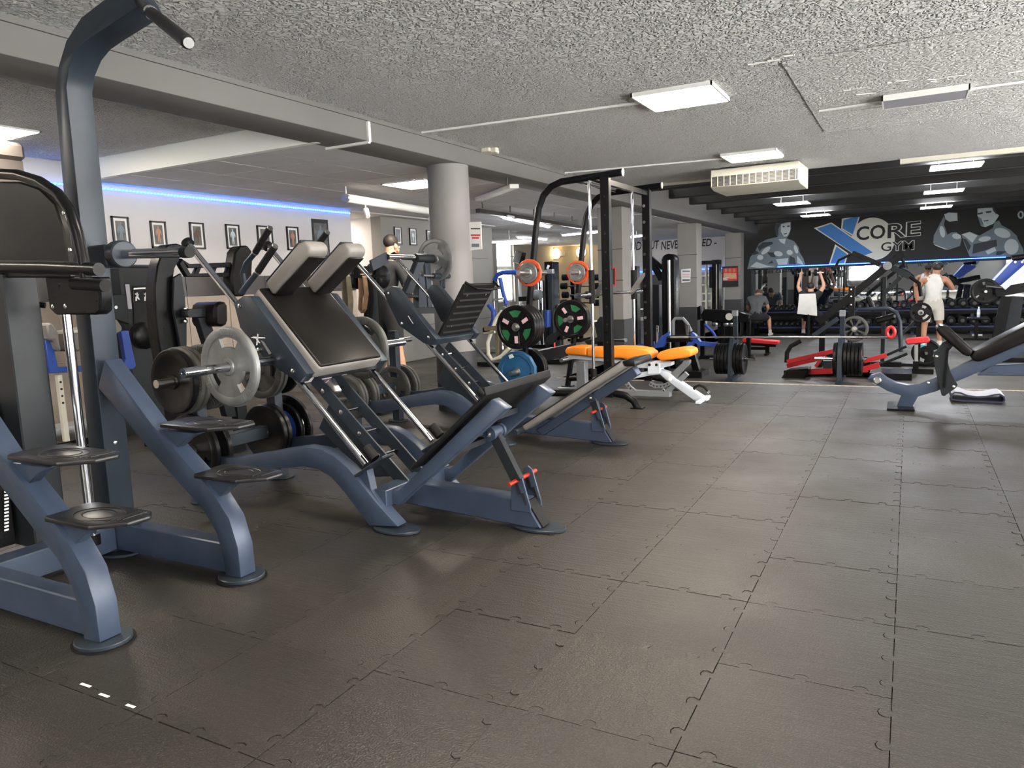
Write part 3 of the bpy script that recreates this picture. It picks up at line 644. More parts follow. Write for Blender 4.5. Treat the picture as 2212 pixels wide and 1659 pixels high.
piv = PY(1067, 934, 3.19); G().bar(piv, V((x1-.115, 3.19, .26)), .04, .06).build('strut', 'steel_charcoal', hk, bevel=.004)
G().lathe(piv+V((0,-.05,0)), Y_, [(.036,0),(.036,.02),(.03,.1),(.036,.1),(.036,.12)], 20).build('strut_pivot', 'steel_blue', hk); G().lathe(piv+V((0,-.05,0)), -Y_, [(.014,0),(.014,.006),(.005,.01)], 10).build('bolt', 'bolt_metal', hk)
# carriage
side = [(504,654),(524,640),(543,641),(664,808),(645,828),(574,780),(553,752),(518,708)]
sxz = [PY(x, y, 2.905) for x, y in side]
for y in (2.905, 3.53): G().prism([p+V((0, y-2.905, 0)) for p in sxz], (0, .075, 0)).build('carriage_side', 'steel_slate', hk, bevel=.006, seg=2)
for x, y in ((518,661),(559,756),(633,802)): G().lathe(PY(x, y, 2.905), -Y_, [(.013,0),(.013,.006),(.005,.01)], 12).build('bolt', 'bolt_metal', hk)
A, B = V((-3.21, 2.98, 1.262))+n_*.03, V((-2.79, 2.98, .82))+n_*.03
def cushion(t, A, B, nrm, y0, y1, th, cover='leather_black', sidem='leather_grey'):
    d = (B-A).normalized(); nrm = V(nrm)
    G().prism([V((p.x, y0, p.z)) for p in (A-nrm*th, B-nrm*th, B, A)], (0, y1-y0, 0)).build('pad_base', sidem, t, bevel=min(.022, th*.4), seg=3)
    A2, B2 = A+d*.008+nrm*.008, B-d*.008+nrm*.008
    G().prism([V((p.x, y0+.008, p.z)) for p in (A2-nrm*.026, B2-nrm*.026, B2, A2)], (0, y1-y0-.016, 0)).build('pad_cover', cover, t, bevel=.013, seg=3)
cushion(hk, A, B, n_, 2.96, 3.50, .09)
G().prism([V((p.x, 3.0, p.z)) for p in (A-n_*.1, B-n_*.1, B-n_*.075, A-n_*.075)], (0, .5, 0)).build('carriage_board', 'steel_charcoal', hk)
# shoulder pads with steel backs
s0 = PY(572, 630, 2.99); s1 = PY(657, 541, 2.99); L = (s1-s0).length; dd = (s1-s0).normalized(); tt = V((-dd.z, 0, dd.x)); tt = tt if tt.x > 0 else -tt
for y in (3.0, 3.32):
    p = V((s0.x, y, s0.z))+dd*.02-tt*.045; q = p + dd*(L+.02)
    G().prism([p, p+tt*.085, q+tt*.075-dd*.03, q+tt*.05, q-dd*.01, q-dd*.06-tt*.02], (0, .15, 0)).build('shoulder_pad', 'leather_grey', hk, bevel=.02, seg=3)
    G().prism([p+tt*.088+dd*.012+V((0,.012,0)), p+tt*.098+dd*.012+V((0,.012,0)), q+tt*.088-dd*.045+V((0,.012,0)), q+tt*.078-dd*.045+V((0,.012,0))], (0, .126, 0)).build('shoulder_cover', 'leather_black', hk, bevel=.006, seg=2)
    G().prism([p-tt*.014+V((0,.02,0)), p+V((0,.02,0)), q-dd*.05-tt*.02+V((0,.02,0)), q-dd*.05-tt*.034+V((0,.02,0))], (0, .11, 0)).build('shoulder_back', 'steel_slate', hk)
for pts, y in ((((530,625),(524,590),(531,570),(551,546),(584,491)), 3.2), (((521,633),(540,608),(557,587),(595,530)), 2.97), (((646,592),(660,568),(672,549),(708,500)), 3.48)):
    P = [PY(*q, y) for q in pts]; G().tube(P[:-1], .016, 12).build('handle_tube', 'steel_slate', hk)
    a, b = P[-2], P[-1]; G().cyl(a, a+(b-a)*.95, .0195, 14).build('handle_grip', 'rubber_black', hk); G().cyl(a+(b-a)*.95, b, .017, 14).build('grip_cap', 'chrome_dull', hk); G().cyl(a-(b-a)*.03, a+(b-a)*.01, .02, 14).build('grip_ring', 'chrome_dull', hk)
# carriage stop latch
G().bar(PY(712, 822, 3.2), PY(728, 850, 3.2), .05, .05).build('stop_latch', 'chrome_dull', hk, bevel=.006)
# loading horns on the carriage, one plate on the near one
hz = PY(497, 792, 2.62); hx = V((hz.x, 2.34, hz.z))
G().cyl(hx, V((hx.x, 2.9, hx.z)), .0245, 20).build('loading_horn', 'chrome', hk); G().cyl(V((hx.x, 3.6, hx.z)), V((hx.x, 4.1, hx.z)), .0245, 20).build('loading_horn', 'chrome', hk)
G().lathe((hx.x, 2.338, hx.z), Y_, [(.012, 0), (.0245, .0), (.0245, .01), (.012, .01)], 20, closed=True).build('horn_end', 'bolt_metal', hk)
plate('silver', (hx.x, 2.62, hx.z), 'worn silver tri-grip plate on the hack squat sled horn, face turned to the floor area', None, roll=.5)
plate('iron', (hx.x, 3.67, hx.z), 'grey iron plate on the far horn of the hack squat sled', None, roll=.2)
# stored plates of the hack squat
def store(D, y, z, near, far, lab, grp):
    p = V((-3.76+D[0], y+D[1], z))
    if near: stack(near, p - V((0,.04,0)), (0,-1,0), lab[0], grp)
    if far: stack(far, p + V((0,.04,0)), (0,1,0), lab[1], grp)
store((0,0), YN1, .76, ['iron','iron','black'], ['iron','iron'], ((['grey iron plate against the near rear post of hack squat, upper horn', 'grey iron plate between iron and black plates on near upper horn'] + ['chipped black plate outermost on upper near horn of hack squat']), ['grey iron plate against inner side of the near rear post', 'grey iron plate farther in on the near rear post']), 'plates stored at the rear of the hack squat')
store((0,0), YN1, .33, ['blacktri'], ['black'], ('black tri-grip plate hanging low near the floor behind the rubber steps', 'black plate low on inner side of the near rear post'), 'plates stored at the rear of the hack squat')
store((0,0), YF1, .76, ['iron','iron'], ['black'], (['grey iron plate against far rear post, upper horn, behind the silver plate', 'grey iron plate farther out on the far rear post upper horn'], 'black plate on outer upper horn of the far rear post'), 'plates stored at the rear of the hack squat')
store((0,0), YF1, .33, ['black','black'], ['bluedisc','blacktri'], (['black plate against the far rear post, lower horn', 'flecked black plate facing out low on the far rear post'], ['black plate with blue face low on the far rear post', 'larger black grip plate beside the blue faced plate']), 'plates stored at the rear of the hack squat')
# ---------------------------------------------------------------- leg press
D2 = V((-.5, 2.0, 0))
lp = thing('leg_press_machine', 'slate blue leg press sled with ribbed black foot plate and long tilted back pad', 'gym machine', (-3.2, 5.25, 0))
x2, yb2 = sled_frame(lp, D2, -1.97)
side2 = [(790+38,631),(842,622),(860,622),(938,752),(928,762),(905,744),(870,728),(850,702),(838,672)]
side2 = [(828,632),(839,618),(852,620),(943,733),(932,747),(914,741),(861,703),(839,658)]
sx2 = [PY(x, y, 4.905) for x, y in side2]
for y in (4.905, 5.53): G().prism([p+V((0, y-4.905, 0)) for p in sx2], (0, .075, 0)).build('carriage_side', 'steel_slate', lp, bevel=.006, seg=2)
for x, y in ((840,634),(869,699),(926,729)): G().lathe(PY(x, y, 4.905), -Y_, [(.013,0),(.013,.006),(.005,.01)], 12).build('bolt', 'bolt_metal', lp)
# foot plate on the sled, facing down the rails
fa, fb = PY(943, 724, 5.0), PY(1000, 612, 5.0); d = (fb-fa).normalized(); nn = V((d.z, 0, -d.x))
fo = G().prism([fa, fb, fb+nn*.025, fa+nn*.025], (0, .5, 0)).build('foot_plate_board', 'rubber_black', lp, bevel=.006)
for k in range(7): q = fa + d*((fb-fa).length*(k+.7)/8) + nn*.03; G().bar(q-nn*.006+V((0,.03,0)), q-nn*.006+V((0,.47,0)), .006, .03).build('board_rib', 'rubber_black', fo, bevel=.002)
for y in (.1, .4):
    for k in (.2, .8): G().lathe(fa + d*((fb-fa).length*k) + nn*.03 + V((0,y,0)), nn, [(.01,0),(.01,.004),(.004,.007)], 8).build('bolt', 'bolt_metal', lp)
q = fb + d*.01; G().tube([q+V((0,.02,0)), q+nn*.1+d*.0+V((0,.06,0)), q+nn*.12+V((0,.25,0)), q+nn*.1+V((0,.44,0)), q+V((0,.48,0))], .011, 10).build('board_handle', 'steel_black', lp)
G().prism([fa-nn*.02+V((0,-.02,0)), fa+nn*.05+V((0,-.02,0)), fa+nn*.05-d*.06+V((0,-.02,0)), fa-nn*.02-d*.06+V((0,-.02,0))], (0, .54, 0)).build('carriage_cross', 'steel_slate', lp, bevel=.004)
# tilted back pad and its rail
ba, bb_ = PY(1128, 925, 5.05), PY(1345, 785, 5.05); d = (bb_-ba).normalized(); nn = V((-d.z, 0, d.x)); nn = nn if nn.z > 0 else -nn
cushion(lp, ba+nn*.02, bb_+nn*.02, nn, 5.05, 5.45, .05, 'leather_black', 'leather_grey')
G().prism([V((p.x, 5.05, p.z)) for p in (bb_+nn*.02, bb_+nn*-.03, bb_+d*.07-nn*.07, bb_+d*.09-nn*.02)], (0, .4, 0)).build('head_roll', 'leather_black', lp, bevel=.012, seg=2)
G().prism([V((p.x, 5.19, p.z)) for p in (ba+d*.05-nn*.13, bb_-nn*.12, bb_-nn*.05, ba+d*.02-nn*.06)], (0, .1, 0)).build('pad_rail', 'steel_blue', lp, bevel=.005)
piv = PY(1281, 858, 5.2); G().bar(piv, V((x2-.115, 5.2, .26)), .04, .055).build('strut', 'steel_charcoal', lp, bevel=.004)
G().lathe(piv+V((0,-.05,0)), Y_, [(.03,0),(.03,.12)], 20).build('strut_pivot', 'steel_slate', lp); G().lathe(piv+V((0,-.05,0)), -Y_, [(.012,0),(.012,.006),(.005,.01)], 10).build('bolt', 'bolt_metal', lp)
G().cyl(PY(1112, 935, 5.05), PY(1112, 935, 5.05)+V((0,.4,0)), .025, 14).build('pad_hinge', 'steel_slate', lp)
store((-.5,2.0), YN1, .33, ['iron','iron'], ['iron','iron'], (['grey iron plate against near rear post of leg press, lower horn', 'grey iron plate outermost low on the near leg press post'], ['grey iron plate low against inner side of leg press post', 'grey iron plate low and farther inside the leg press frame']), 'plates stored at the rear of the leg press')
store((-.5,2.0), YN1, .76, [], ['blackbig','black'], ('', ['larger black plate on upper inner horn of leg press post', 'smaller black plate on upper inner horn of leg press post']), 'plates stored at the rear of the leg press')
store((-.5,2.0), YF1, .33, ['iron'], ['iron','iron'], ('grey iron plate low on far rear post of the leg press', ['grey iron plate low against outer side of far leg press post', 'grey iron plate low and outermost beyond far leg press post']), 'plates stored at the rear of the leg press')
# ================================================================ leg press: upper loading bar with one plate
XB = -4.05
a, b = PX(836, 555, XB), PX(990, 559, XB)
G().cyl(a, b, .024, 18).build('loading_bar', 'chrome', lp); G().cyl(a-V((0,.012,0)), a, .03, 18).build('bar_end', 'steel_charcoal', lp)
G().cyl(PX(897, 558, XB), PX(934, 559, XB), .042, 20).build('bar_sleeve', 'steel_charcoal', lp)
def plateX(pts, w, m='steel_slate', nm='support_plate'): return G().prism([PX(x, y, XB+w/2) for x, y in pts], (-w, 0, 0)).build(nm, m, lp, bevel=.003)
plateX([(903,566),(918,566),(891,636),(876,634)], .06); plateX([(906,590),(917,594),(924,668),(905,668)], .07); plateX([(919,568),(930,568),(935,668),(925,668)], .03)
plateX([(853,633),(904,637),(904,643),(853,640)], .09, 'steel_charcoal', 'support_beam'); plateX([(898,664),(966,662),(966,676),(898,678)], .1, 'steel_charcoal', 'support_beam')
plateX([(930,620),(936,616),(968,660),(960,664)], .05, 'steel_slate', 'support_brace')
G().cyl(PX(914, 595, XB+.05), PX(990, 597, XB+.05), .011, 10).build('handle_rod', 'chrome_dull', lp); G().cyl(PX(936, 596, XB+.05), PX(988, 597, XB+.05), .026, 16).build('handle_roller', 'steel_slate', lp); G().cyl(PX(988, 597, XB+.05), PX(994, 597, XB+.05), .03, 16).build('roller_cap', 'steel_charcoal', lp)
plateX([(953,600),(967,600),(967,618),(960,622),(953,618)], .02, 'steel_slate', 'handle_bracket'); plateX([(958,610),(990,632),(985,640),(955,618)], .03)
G().bar(PX(836,556,XB), PX(802,574,XB+.02), .02, .09, side=X_).build('bar_plate', 'steel_slate', lp)
q = PX(940, 561, XB); plate('silver', q, 'large grey grip plate on upper leg press bar before the round column', None, roll=2.0)
# ================================================================ smith machine
SN, SF = 6.83, 8.09
sm = thing('smith_machine', 'tall black smith machine frame with curved top tubes and chrome guide rods', 'gym machine', (-2.9, 7.45, 0))
back = [(-3.62,0),(-3.54,.45),(-3.47,.98),(-3.36,1.79),(-3.32,2.0),(-3.26,2.12),(-3.17,2.2),(-3.06,2.235),(-2.43,2.262)]
for y in (SN, SF):
    G().tube([V((x, y, z)) for x, z in back], .034, 16).build('frame_tube', 'steel_black', sm); G().cyl((-2.43, y, 2.262), (-2.42, y, 2.262), .036, 16).build('tube_cap', 'chrome_dull', sm)
    up = G().bb((-2.645, y-.035, .1), (-2.555, y+.035, 2.24)).build('upright', 'steel_black', sm, bevel=.004)
    for k in range(11):
        z = .3 + .175*k
        if y == SN: G().lathe((-2.6, y-.035, z), -Y_, [(.009,0),(.009,.002),(.004,.002)], 8).build('peg_hole', 'picture_black', up)
        else: G().lathe((-2.6, y-.035, z), -Y_, [(.011,0),(.011,.05),(.017,.052),(.017,.062)], 10).build('safety_peg', 'chrome', up)
    G().cyl((-2.765, y, .16), (-2.765, y, 2.24), .0155, 16).build('guide_rod', 'chrome', sm)
    G().cyl((-2.765, y, 1.03), (-2.765, y, 1.36), .03, 16).build('slide_bearing', 'rubber_black', sm); G().cyl((-2.765, y, .3), (-2.765, y, .38), .032, 16).build('bumper', 'rubber_black', sm)
    G().tube([V((-3.6, y, .1)), V((-2.75, y, .14)), V((-2.55, y, .14)), V((-2.43, y, .12)), V((-2.35, y, .07)), V((-2.31, y, .0))], .036, 14).build('base_tube', 'steel_black', sm)
    G().bb((-2.37, y-.05, 0), (-2.25, y+.05, .012)).build('foot_plate', 'steel_black', sm); G().bb((-3.68, y-.05, 0), (-3.55, y+.05, .012)).build('foot_plate', 'steel_black', sm)
    for z, r in ((1.36, 0), (.82, 0), (.35, 0)):
        xx = -3.54 + (z-.45)*.135
        G().cyl((xx, y-.31, z), (xx, y+.31, z), .0245, 16).build('storage_horn', 'chrome_dull', sm)
G().bar((-3.54, SN, .46), (-3.54, SF, .46), .06, .13).build('rear_cross_beam', 'steel_black', sm, bevel=.004); p = PX(1198, 746, -3.505); G().box(p, (.004, .03, .06)).build('tag', 'print_red', sm)
for x, m_ in ((-2.95, 'chrome'), (-2.78, 'steel_black')): G().cyl((x, SN, 2.245), (x, SF, 2.245), .02, 12).build('top_cross_tube', m_, sm)
G().bar((-2.6, SN, 2.19), (-2.6, SF, 2.19), .05, .05).build('top_cross_tube', 'steel_black', sm)
zb_ = 1.115
G().cyl((-2.79, SN-.33, zb_), (-2.79, SN-.06, zb_), .0255, 18).build('bar_sleeve', 'chrome', sm); G().cyl((-2.79, SN-.06, zb_), (-2.79, SN-.03, zb_), .04, 18).build('bar_collar', 'chrome', sm)
G().cyl((-2.79, SN-.03, zb_), (-2.79, SF+.03, zb_), .0145, 14).build('lift_bar', 'chrome', sm); G().cyl((-2.79, SF+.06, zb_), (-2.79, SF+.33, zb_), .0255, 18).build('bar_sleeve', 'chrome', sm)
for y in (SN+.09, SF-.09): G().prism([V((-2.8, y, zb_-.02)), V((-2.77, y, zb_+.03)), V((-2.64, y, zb_+.2)), V((-2.6, y, zb_+.21)), V((-2.6, y, zb_+.17)), V((-2.72, y, zb_)), V((-2.76, y, zb_-.03))], (0, .012, 0)).build('lock_hook', 'chrome_dull', sm)
def sx(z): return -3.54 + (z-.45)*.135
SG = 'plates stored on the smith machine'
stack(['green','green','green','green'], (sx(.82), SN-.045, .82), (0,-1,0), ['black rubber plate with green inlays, innermost on the near smith horn', 'black rubber plate with green inlays, second on the near smith horn', 'black rubber plate with green inlays, third on the near smith horn', 'black rubber plate with green inlays and pink marks facing out on near smith horn'], SG, roll=.25)
PLT_o = PLT['orange']
stack(['orange','grey5'], (sx(1.36), SN-.045, 1.36), (0,-1,0), ['orange twelve-sided plate high on the near smith frame', 'small grey plate in front of the orange plate on near smith frame'], SG)
stack(['blue12'], (sx(.35), SN-.12, .35), (0,-1,0), 'blue twelve-sided plate low on the near smith frame', SG, roll=.0)
stack(['blackbig','blackbig'], (sx(.35), SN+.045, .35), (0,1,0), ['black plate hanging low on the inner near side of the smith machine', 'second black plate low on inner near side of smith machine'], SG)
stack(['green','green'], (sx(.82), SF-.045, .82), (0,-1,0), ['green inlaid rubber plate against the far smith tube', 'green inlaid rubber plate facing in on the far smith tube'], SG, roll=1.2)
stack(['orange','grey5'], (sx(1.36), SF-.045, 1.36), (0,-1,0), ['orange twelve-sided plate high on the far smith frame', 'small grey plate in front of the orange plate on far smith frame'], SG)
p = PY(1138, 830, SN-.17)
# ================================================================ orange bench
ob = thing('adjustable_bench', 'adjustable bench with orange pads and white frame inside the smith machine', 'bench', (-2.5, 7.42, 0))
y0, y1 = 7.29, 7.55
G().pY([(1219,758),(1224,750),(1238,748),(1266,750),(1266,769),(1240,767),(1222,766)], y0, y1).build('back_pad', 'leather_orange', ob, bevel=.02, seg=3)
G().pY([(1267,752),(1285,752),(1330,750),(1370,751),(1395,755),(1408,764),(1406,774),(1390,781),(1372,780),(1340,774),(1300,774),(1268,770)], y0, y1).build('back_pad', 'leather_orange', ob, bevel=.02, seg=3)
G().pY([(1416,772),(1424,760),(1450,755),(1478,752),(1491,756),(1494,766),(1488,772),(1455,777),(1428,781)], y0-.02, y1+.02).build('seat_pad', 'leather_orange', ob, bevel=.025, seg=3)
G().pY([(1227,766),(1310,775),(1398,786),(1398,796),(1306,781),(1227,775)], y0+.09, y1-.09).build('back_rail', 'steel_white', ob, bevel=.004)
G().pY([(1370,783),(1398,781),(1425,783),(1450,783),(1450,790),(1425,796),(1376,795)], y0+.07, y1-.07).build('hinge_rail', 'steel_white', ob, bevel=.003)
G().pY([(1399,786),(1404,782),(1420,782),(1425,787),(1425,807),(1399,809)], y0+.05, y1-.05).build('hinge_bracket', 'steel_white', ob, bevel=.003)
for x in (1403, 1418): G().lathe(PY(x, 788, y0+.05), -Y_, [(.014,0),(.014,.006)], 12).build('bolt', 'rubber_black', ob)
G().pY([(1350,812),(1400,802),(1427,798),(1445,804),(1460,818),(1530,864),(1527,867),(1500,866),(1440,822),(1425,809),(1400,812),(1353,822)], y0+.09, y1-.09).build('main_beam', 'steel_white', ob, bevel=.008, seg=2)
G().lathe(PY(1447, 819, y0+.09), -Y_, [(.022,0),(.022,.01),(.012,.016)], 16).build('pivot_cap', 'plastic_white', ob)
G().pY([(1443,811),(1473,785),(1476,778),(1490,778),(1490,785),(1475,800),(1462,818),(1450,828)], y0+.1, y1-.1).build('seat_strut', 'steel_grey', ob, bevel=.004)
G().lathe(PY(1343, 818, y0+.06), -Y_, [(.02,0),(.026,.012),(.02,.03)], 14).build('pull_knob', 'rubber_black', ob); G().bar(PY(1337,822,y0+.1), PY(1362,813,y0+.1), .06, .05).build('rear_joint', 'steel_white', ob)
def arc(pts, nm, w=8):
    P = [PY(x, y, y0+.11) for x, y in pts]; o = G().rect(P, .03, .042, Y_).build(nm, 'steel_grey', ob, bevel=.002)
    for i in range(len(P)-1):
        for f in (.25, .75): G().cyl(P[i]+(P[i+1]-P[i])*f+V((0,-.017,0)), P[i]+(P[i+1]-P[i])*f+V((0,-.0145,0)), .009, 8).build('notch', 'picture_black', o)
arc([(1352,824),(1360,836),(1372,846),(1390,852),(1410,853),(1428,848),(1436,842)], 'adjustment_arc'); arc([(1404,828),(1416,834),(1432,834),(1446,828),(1456,818)], 'adjustment_arc')
P = [PY(x, y, y0+.13) for x, y in ((1497,846),(1501,836),(1511,832),(1521,836),(1529,845))]
G().tube(P, .014, 12).build('lift_handle', 'rubber_black', ob); G().cyl(P[-1], P[-1]+(P[-1]-P[-2])*.45, .013, 10).build('handle_end', 'chrome', ob)
G().bb((PY(1520,866,7.42).x-.03, 7.2, 0), (PY(1520,866,7.42).x+.02, 7.64, .03)).build('front_foot', 'steel_white', ob, bevel=.006)
a = PY(1254, 797, 7.36); G().bb((a.x-.05, 7.36, .06), (a.x+.05, 7.46, a.z+.08)).build('rear_post', 'steel_grey', ob, bevel=.004); G().bb((a.x-.3, 7.38, .03), (-2.15, 7.46, .09)).build('floor_rail', 'steel_grey', ob, bevel=.004); G().bb((a.x-.06, 7.15, 0), (a.x+.02, 7.69, .035)).build('rear_foot', 'steel_grey', ob, bevel=.006)
G().bar(V((-1.98, 7.42, .28)), V((-2.2, 7.42, .07)), .05, .05).build('floor_brace', 'steel_grey', ob)
p = PY(1222, 770, y0); G().box(p+V((.02, .13, .0)), (.05, .08, .05), Matrix.Rotation(.6, 3, 'Y')).build('pad_tag', 'orange_tag', ob)
# ================================================================ curved lever bench at right
rb = thing('lever_bench', 'slate blue curved beam exercise bench with two black pads beside folded mat', 'bench', (0, 7.5, 0))
YB0 = 7.45
G().pY([(1873,820),(1881,811),(1901,806),(1917,818),(1936,827),(1960,832),(1985,831),(2020,816),(2053,800),(2100,778),(2212,740),(2420,668),(2420,695),(2212,762),(2157,785),(2098,811),(2063,826),(2024,845),(1983,857),(1971,879),(1937,878),(1948,855),(1917,845),(1895,832)], YB0, YB0+.1).build('main_beam', 'steel_blue', rb, bevel=.006, seg=2)
G().pY([(2140,790),(2212,786),(2420,792),(2420,824),(2212,812),(2110,811)], YB0, YB0+.1).build('lower_beam', 'steel_blue', rb, bevel=.006)
q = PY(2420, 815, YB0); G().bb((q.x-.12, YB0-.3, 0), (q.x+.02, YB0+.4, .04)).bb((q.x-.1, YB0, .04), (q.x, YB0+.1, q.z+.02)).build('rear_stand', 'steel_black', rb, bevel=.004)
f0, f1 = PZ(1917, 878, .005), PZ(1976, 884, .005); G().bb((f0.x, 7.3, 0), (f1.x, 7.72, .018)).build('foot_plate', 'steel_black', rb, bevel=.004)
G().cyl(PY(1895, 822, YB0-.012), PY(1895, 822, YB0+.26), .022, 18).build('axle', 'chrome_dull', rb); G().lathe(PY(1895, 822, YB0), -Y_, [(.034,0),(.034,.014),(.024,.024)], 20).build('axle_cap', 'chrome_dull', rb); G().lathe(PY(1895, 822, YB0+.16), Y_, [(.05,0),(.055,.01),(.055,.05),(.05,.06)], 20).build('axle_roller', 'chrome_dull', rb)
G().pY([(2017,761),(2024,757),(2036,740),(2062,728),(2076,742),(2058,748),(2048,760),(2048,784),(2054,804),(2069,831),(2065,838),(2040,856),(2034,854),(2024,815),(2018,785)], YB0-.03, YB0-.012).build('pivot_plate', 'steel_charcoal', rb, bevel=.003)
G().pY([(2046,752),(2050,752),(2042,838),(2038,838)], YB0-.05, YB0-.03).build('stop_rod', 'steel_black', rb)
for x, y in ((2023,770),(2060,835),(2005,827)): G().lathe(PY(x, y, YB0-.03 if x != 2005 else YB0), -Y_, [(.012,0),(.012,.006),(.005,.01)], 12).build('bolt', 'bolt_metal', rb)
G().pY([(2021,712),(2026,705),(2036,703),(2050,708),(2102,756),(2100,766),(2092,771),(2080,766),(2030,724)], 7.34, 7.66).build('leg_pad', 'leather_black', rb, bevel=.02, seg=3)
G().pY([(2096,771),(2104,760),(2212,706),(2400,612),(2420,640),(2212,742),(2118,782),(2104,781)], 7.34, 7.66).build('back_pad', 'leather_black', rb, bevel=.02, seg=3)
# folded mat
def loop(pts, y0, y1, th):
    P = [PY(x, y, y0) for x, y in pts]; n = len(P); c = sum(P, V())/n; g = G()
    Q = []; ar_ = sum(P[i].x*P[(i+1) % n].z - P[(i+1) % n].x*P[i].z for i in range(n)); SG_ = 1 if ar_ > 0 else -1
    for i in range(n):
        d = (P[(i+1) % n]-P[i-1]).normalized(); nn = V((-d.z, 0, d.x)); Q.append(P[i] + nn*th*SG_)
    vs = P + Q + [p+V((0,y1-y0,0)) for p in P] + [p+V((0,y1-y0,0)) for p in Q]; fs = []
    for i in range(n):
        j = (i+1) % n; fs += [(i, j, n+j, n+i), (2*n+i, 3*n+i, 3*n+j, 2*n+j), (i, 2*n+i, 2*n+j, j), (n+i, n+j, 3*n+j, 3*n+i)]
    return g.add(vs, fs)
mt = thing('folded_mat', 'folded exercise mat with pale top lying on floor under the curved beam bench', 'mat', PZ(2112, 868, 0))
lp_pts = [(2056,866),(2053,860),(2055,852),(2063,848),(2075,849),(2090,855),(2110,858),(2130,857),(2148,853),(2160,852),(2170,858),(2172,866),(2166,872),(2130,871),(2080,869)]
zz = min(PY(x, y, 7.95).z for x, y in lp_pts)
o = loop(lp_pts, 7.95, 8.28, .012); o.v = [p - V((0,0,zz-.002)) for p in o.v]; o.build('mat_body', 'cloth_navy', mt)
top = [PY(x, y, 7.96) - V((0,0,zz-.004)) for x, y in lp_pts[2:11]]
G().add([p for p in top] + [p+V((0,.31,0)) for p in top] + [p+V((0,0,.003)) for p in top] + [p+V((0,.31,.003)) for p in top], [(i, i+1, i+10, i+9) for i in range(8)] + [(18+i, 27+i, 28+i, 19+i) for i in range(8)] + [(i, 18+i, 19+i, i+1) for i in range(8)] + [(9+i, 10+i, 28+i, 27+i) for i in range(8)] + [(0, 9, 27, 18), (8, 26, 35, 17)]).build('mat_top', 'plastic_grey', mt)
# ================================================================ people
def skin_mesh(name, nodes, edges, root, m, parent, sub=2):
    keys = list(nodes); idx = {k: i for i, k in enumerate(keys)}; o0 = origin(parent)
    me = bpy.data.meshes.new(name); me.from_pydata([V(nodes[k][:3])-o0 for k in keys], [(idx[a], idx[b]) for a, b in edges], [])
    ob = bpy.data.objects.new(name, me); COL.objects.link(ob); md = ob.modifiers.new('skin', 'SKIN')
    md.use_smooth_shade = True
    for i, k in enumerate(keys):
        s = me.skin_vertices[0].data[i]; r = nodes[k][3]; s.radius = (r, r); s.use_root = (k == root)
    sd = ob.modifiers.new('sub', 'SUBSURF'); sd.levels = sub; sd.render_levels = sub
    dg = bpy.context.evaluated_depsgraph_get(); nm = bpy.data.meshes.new_from_object(ob.evaluated_get(dg))
    bpy.data.objects.remove(ob); nm.name = name
    for p in nm.polygons: p.use_smooth = True
    nm.materials.clear(); nm.materials.append(MT[m])
    r = bpy.data.objects.new(name, nm); COL.objects.link(r); r.parent = parent; return r
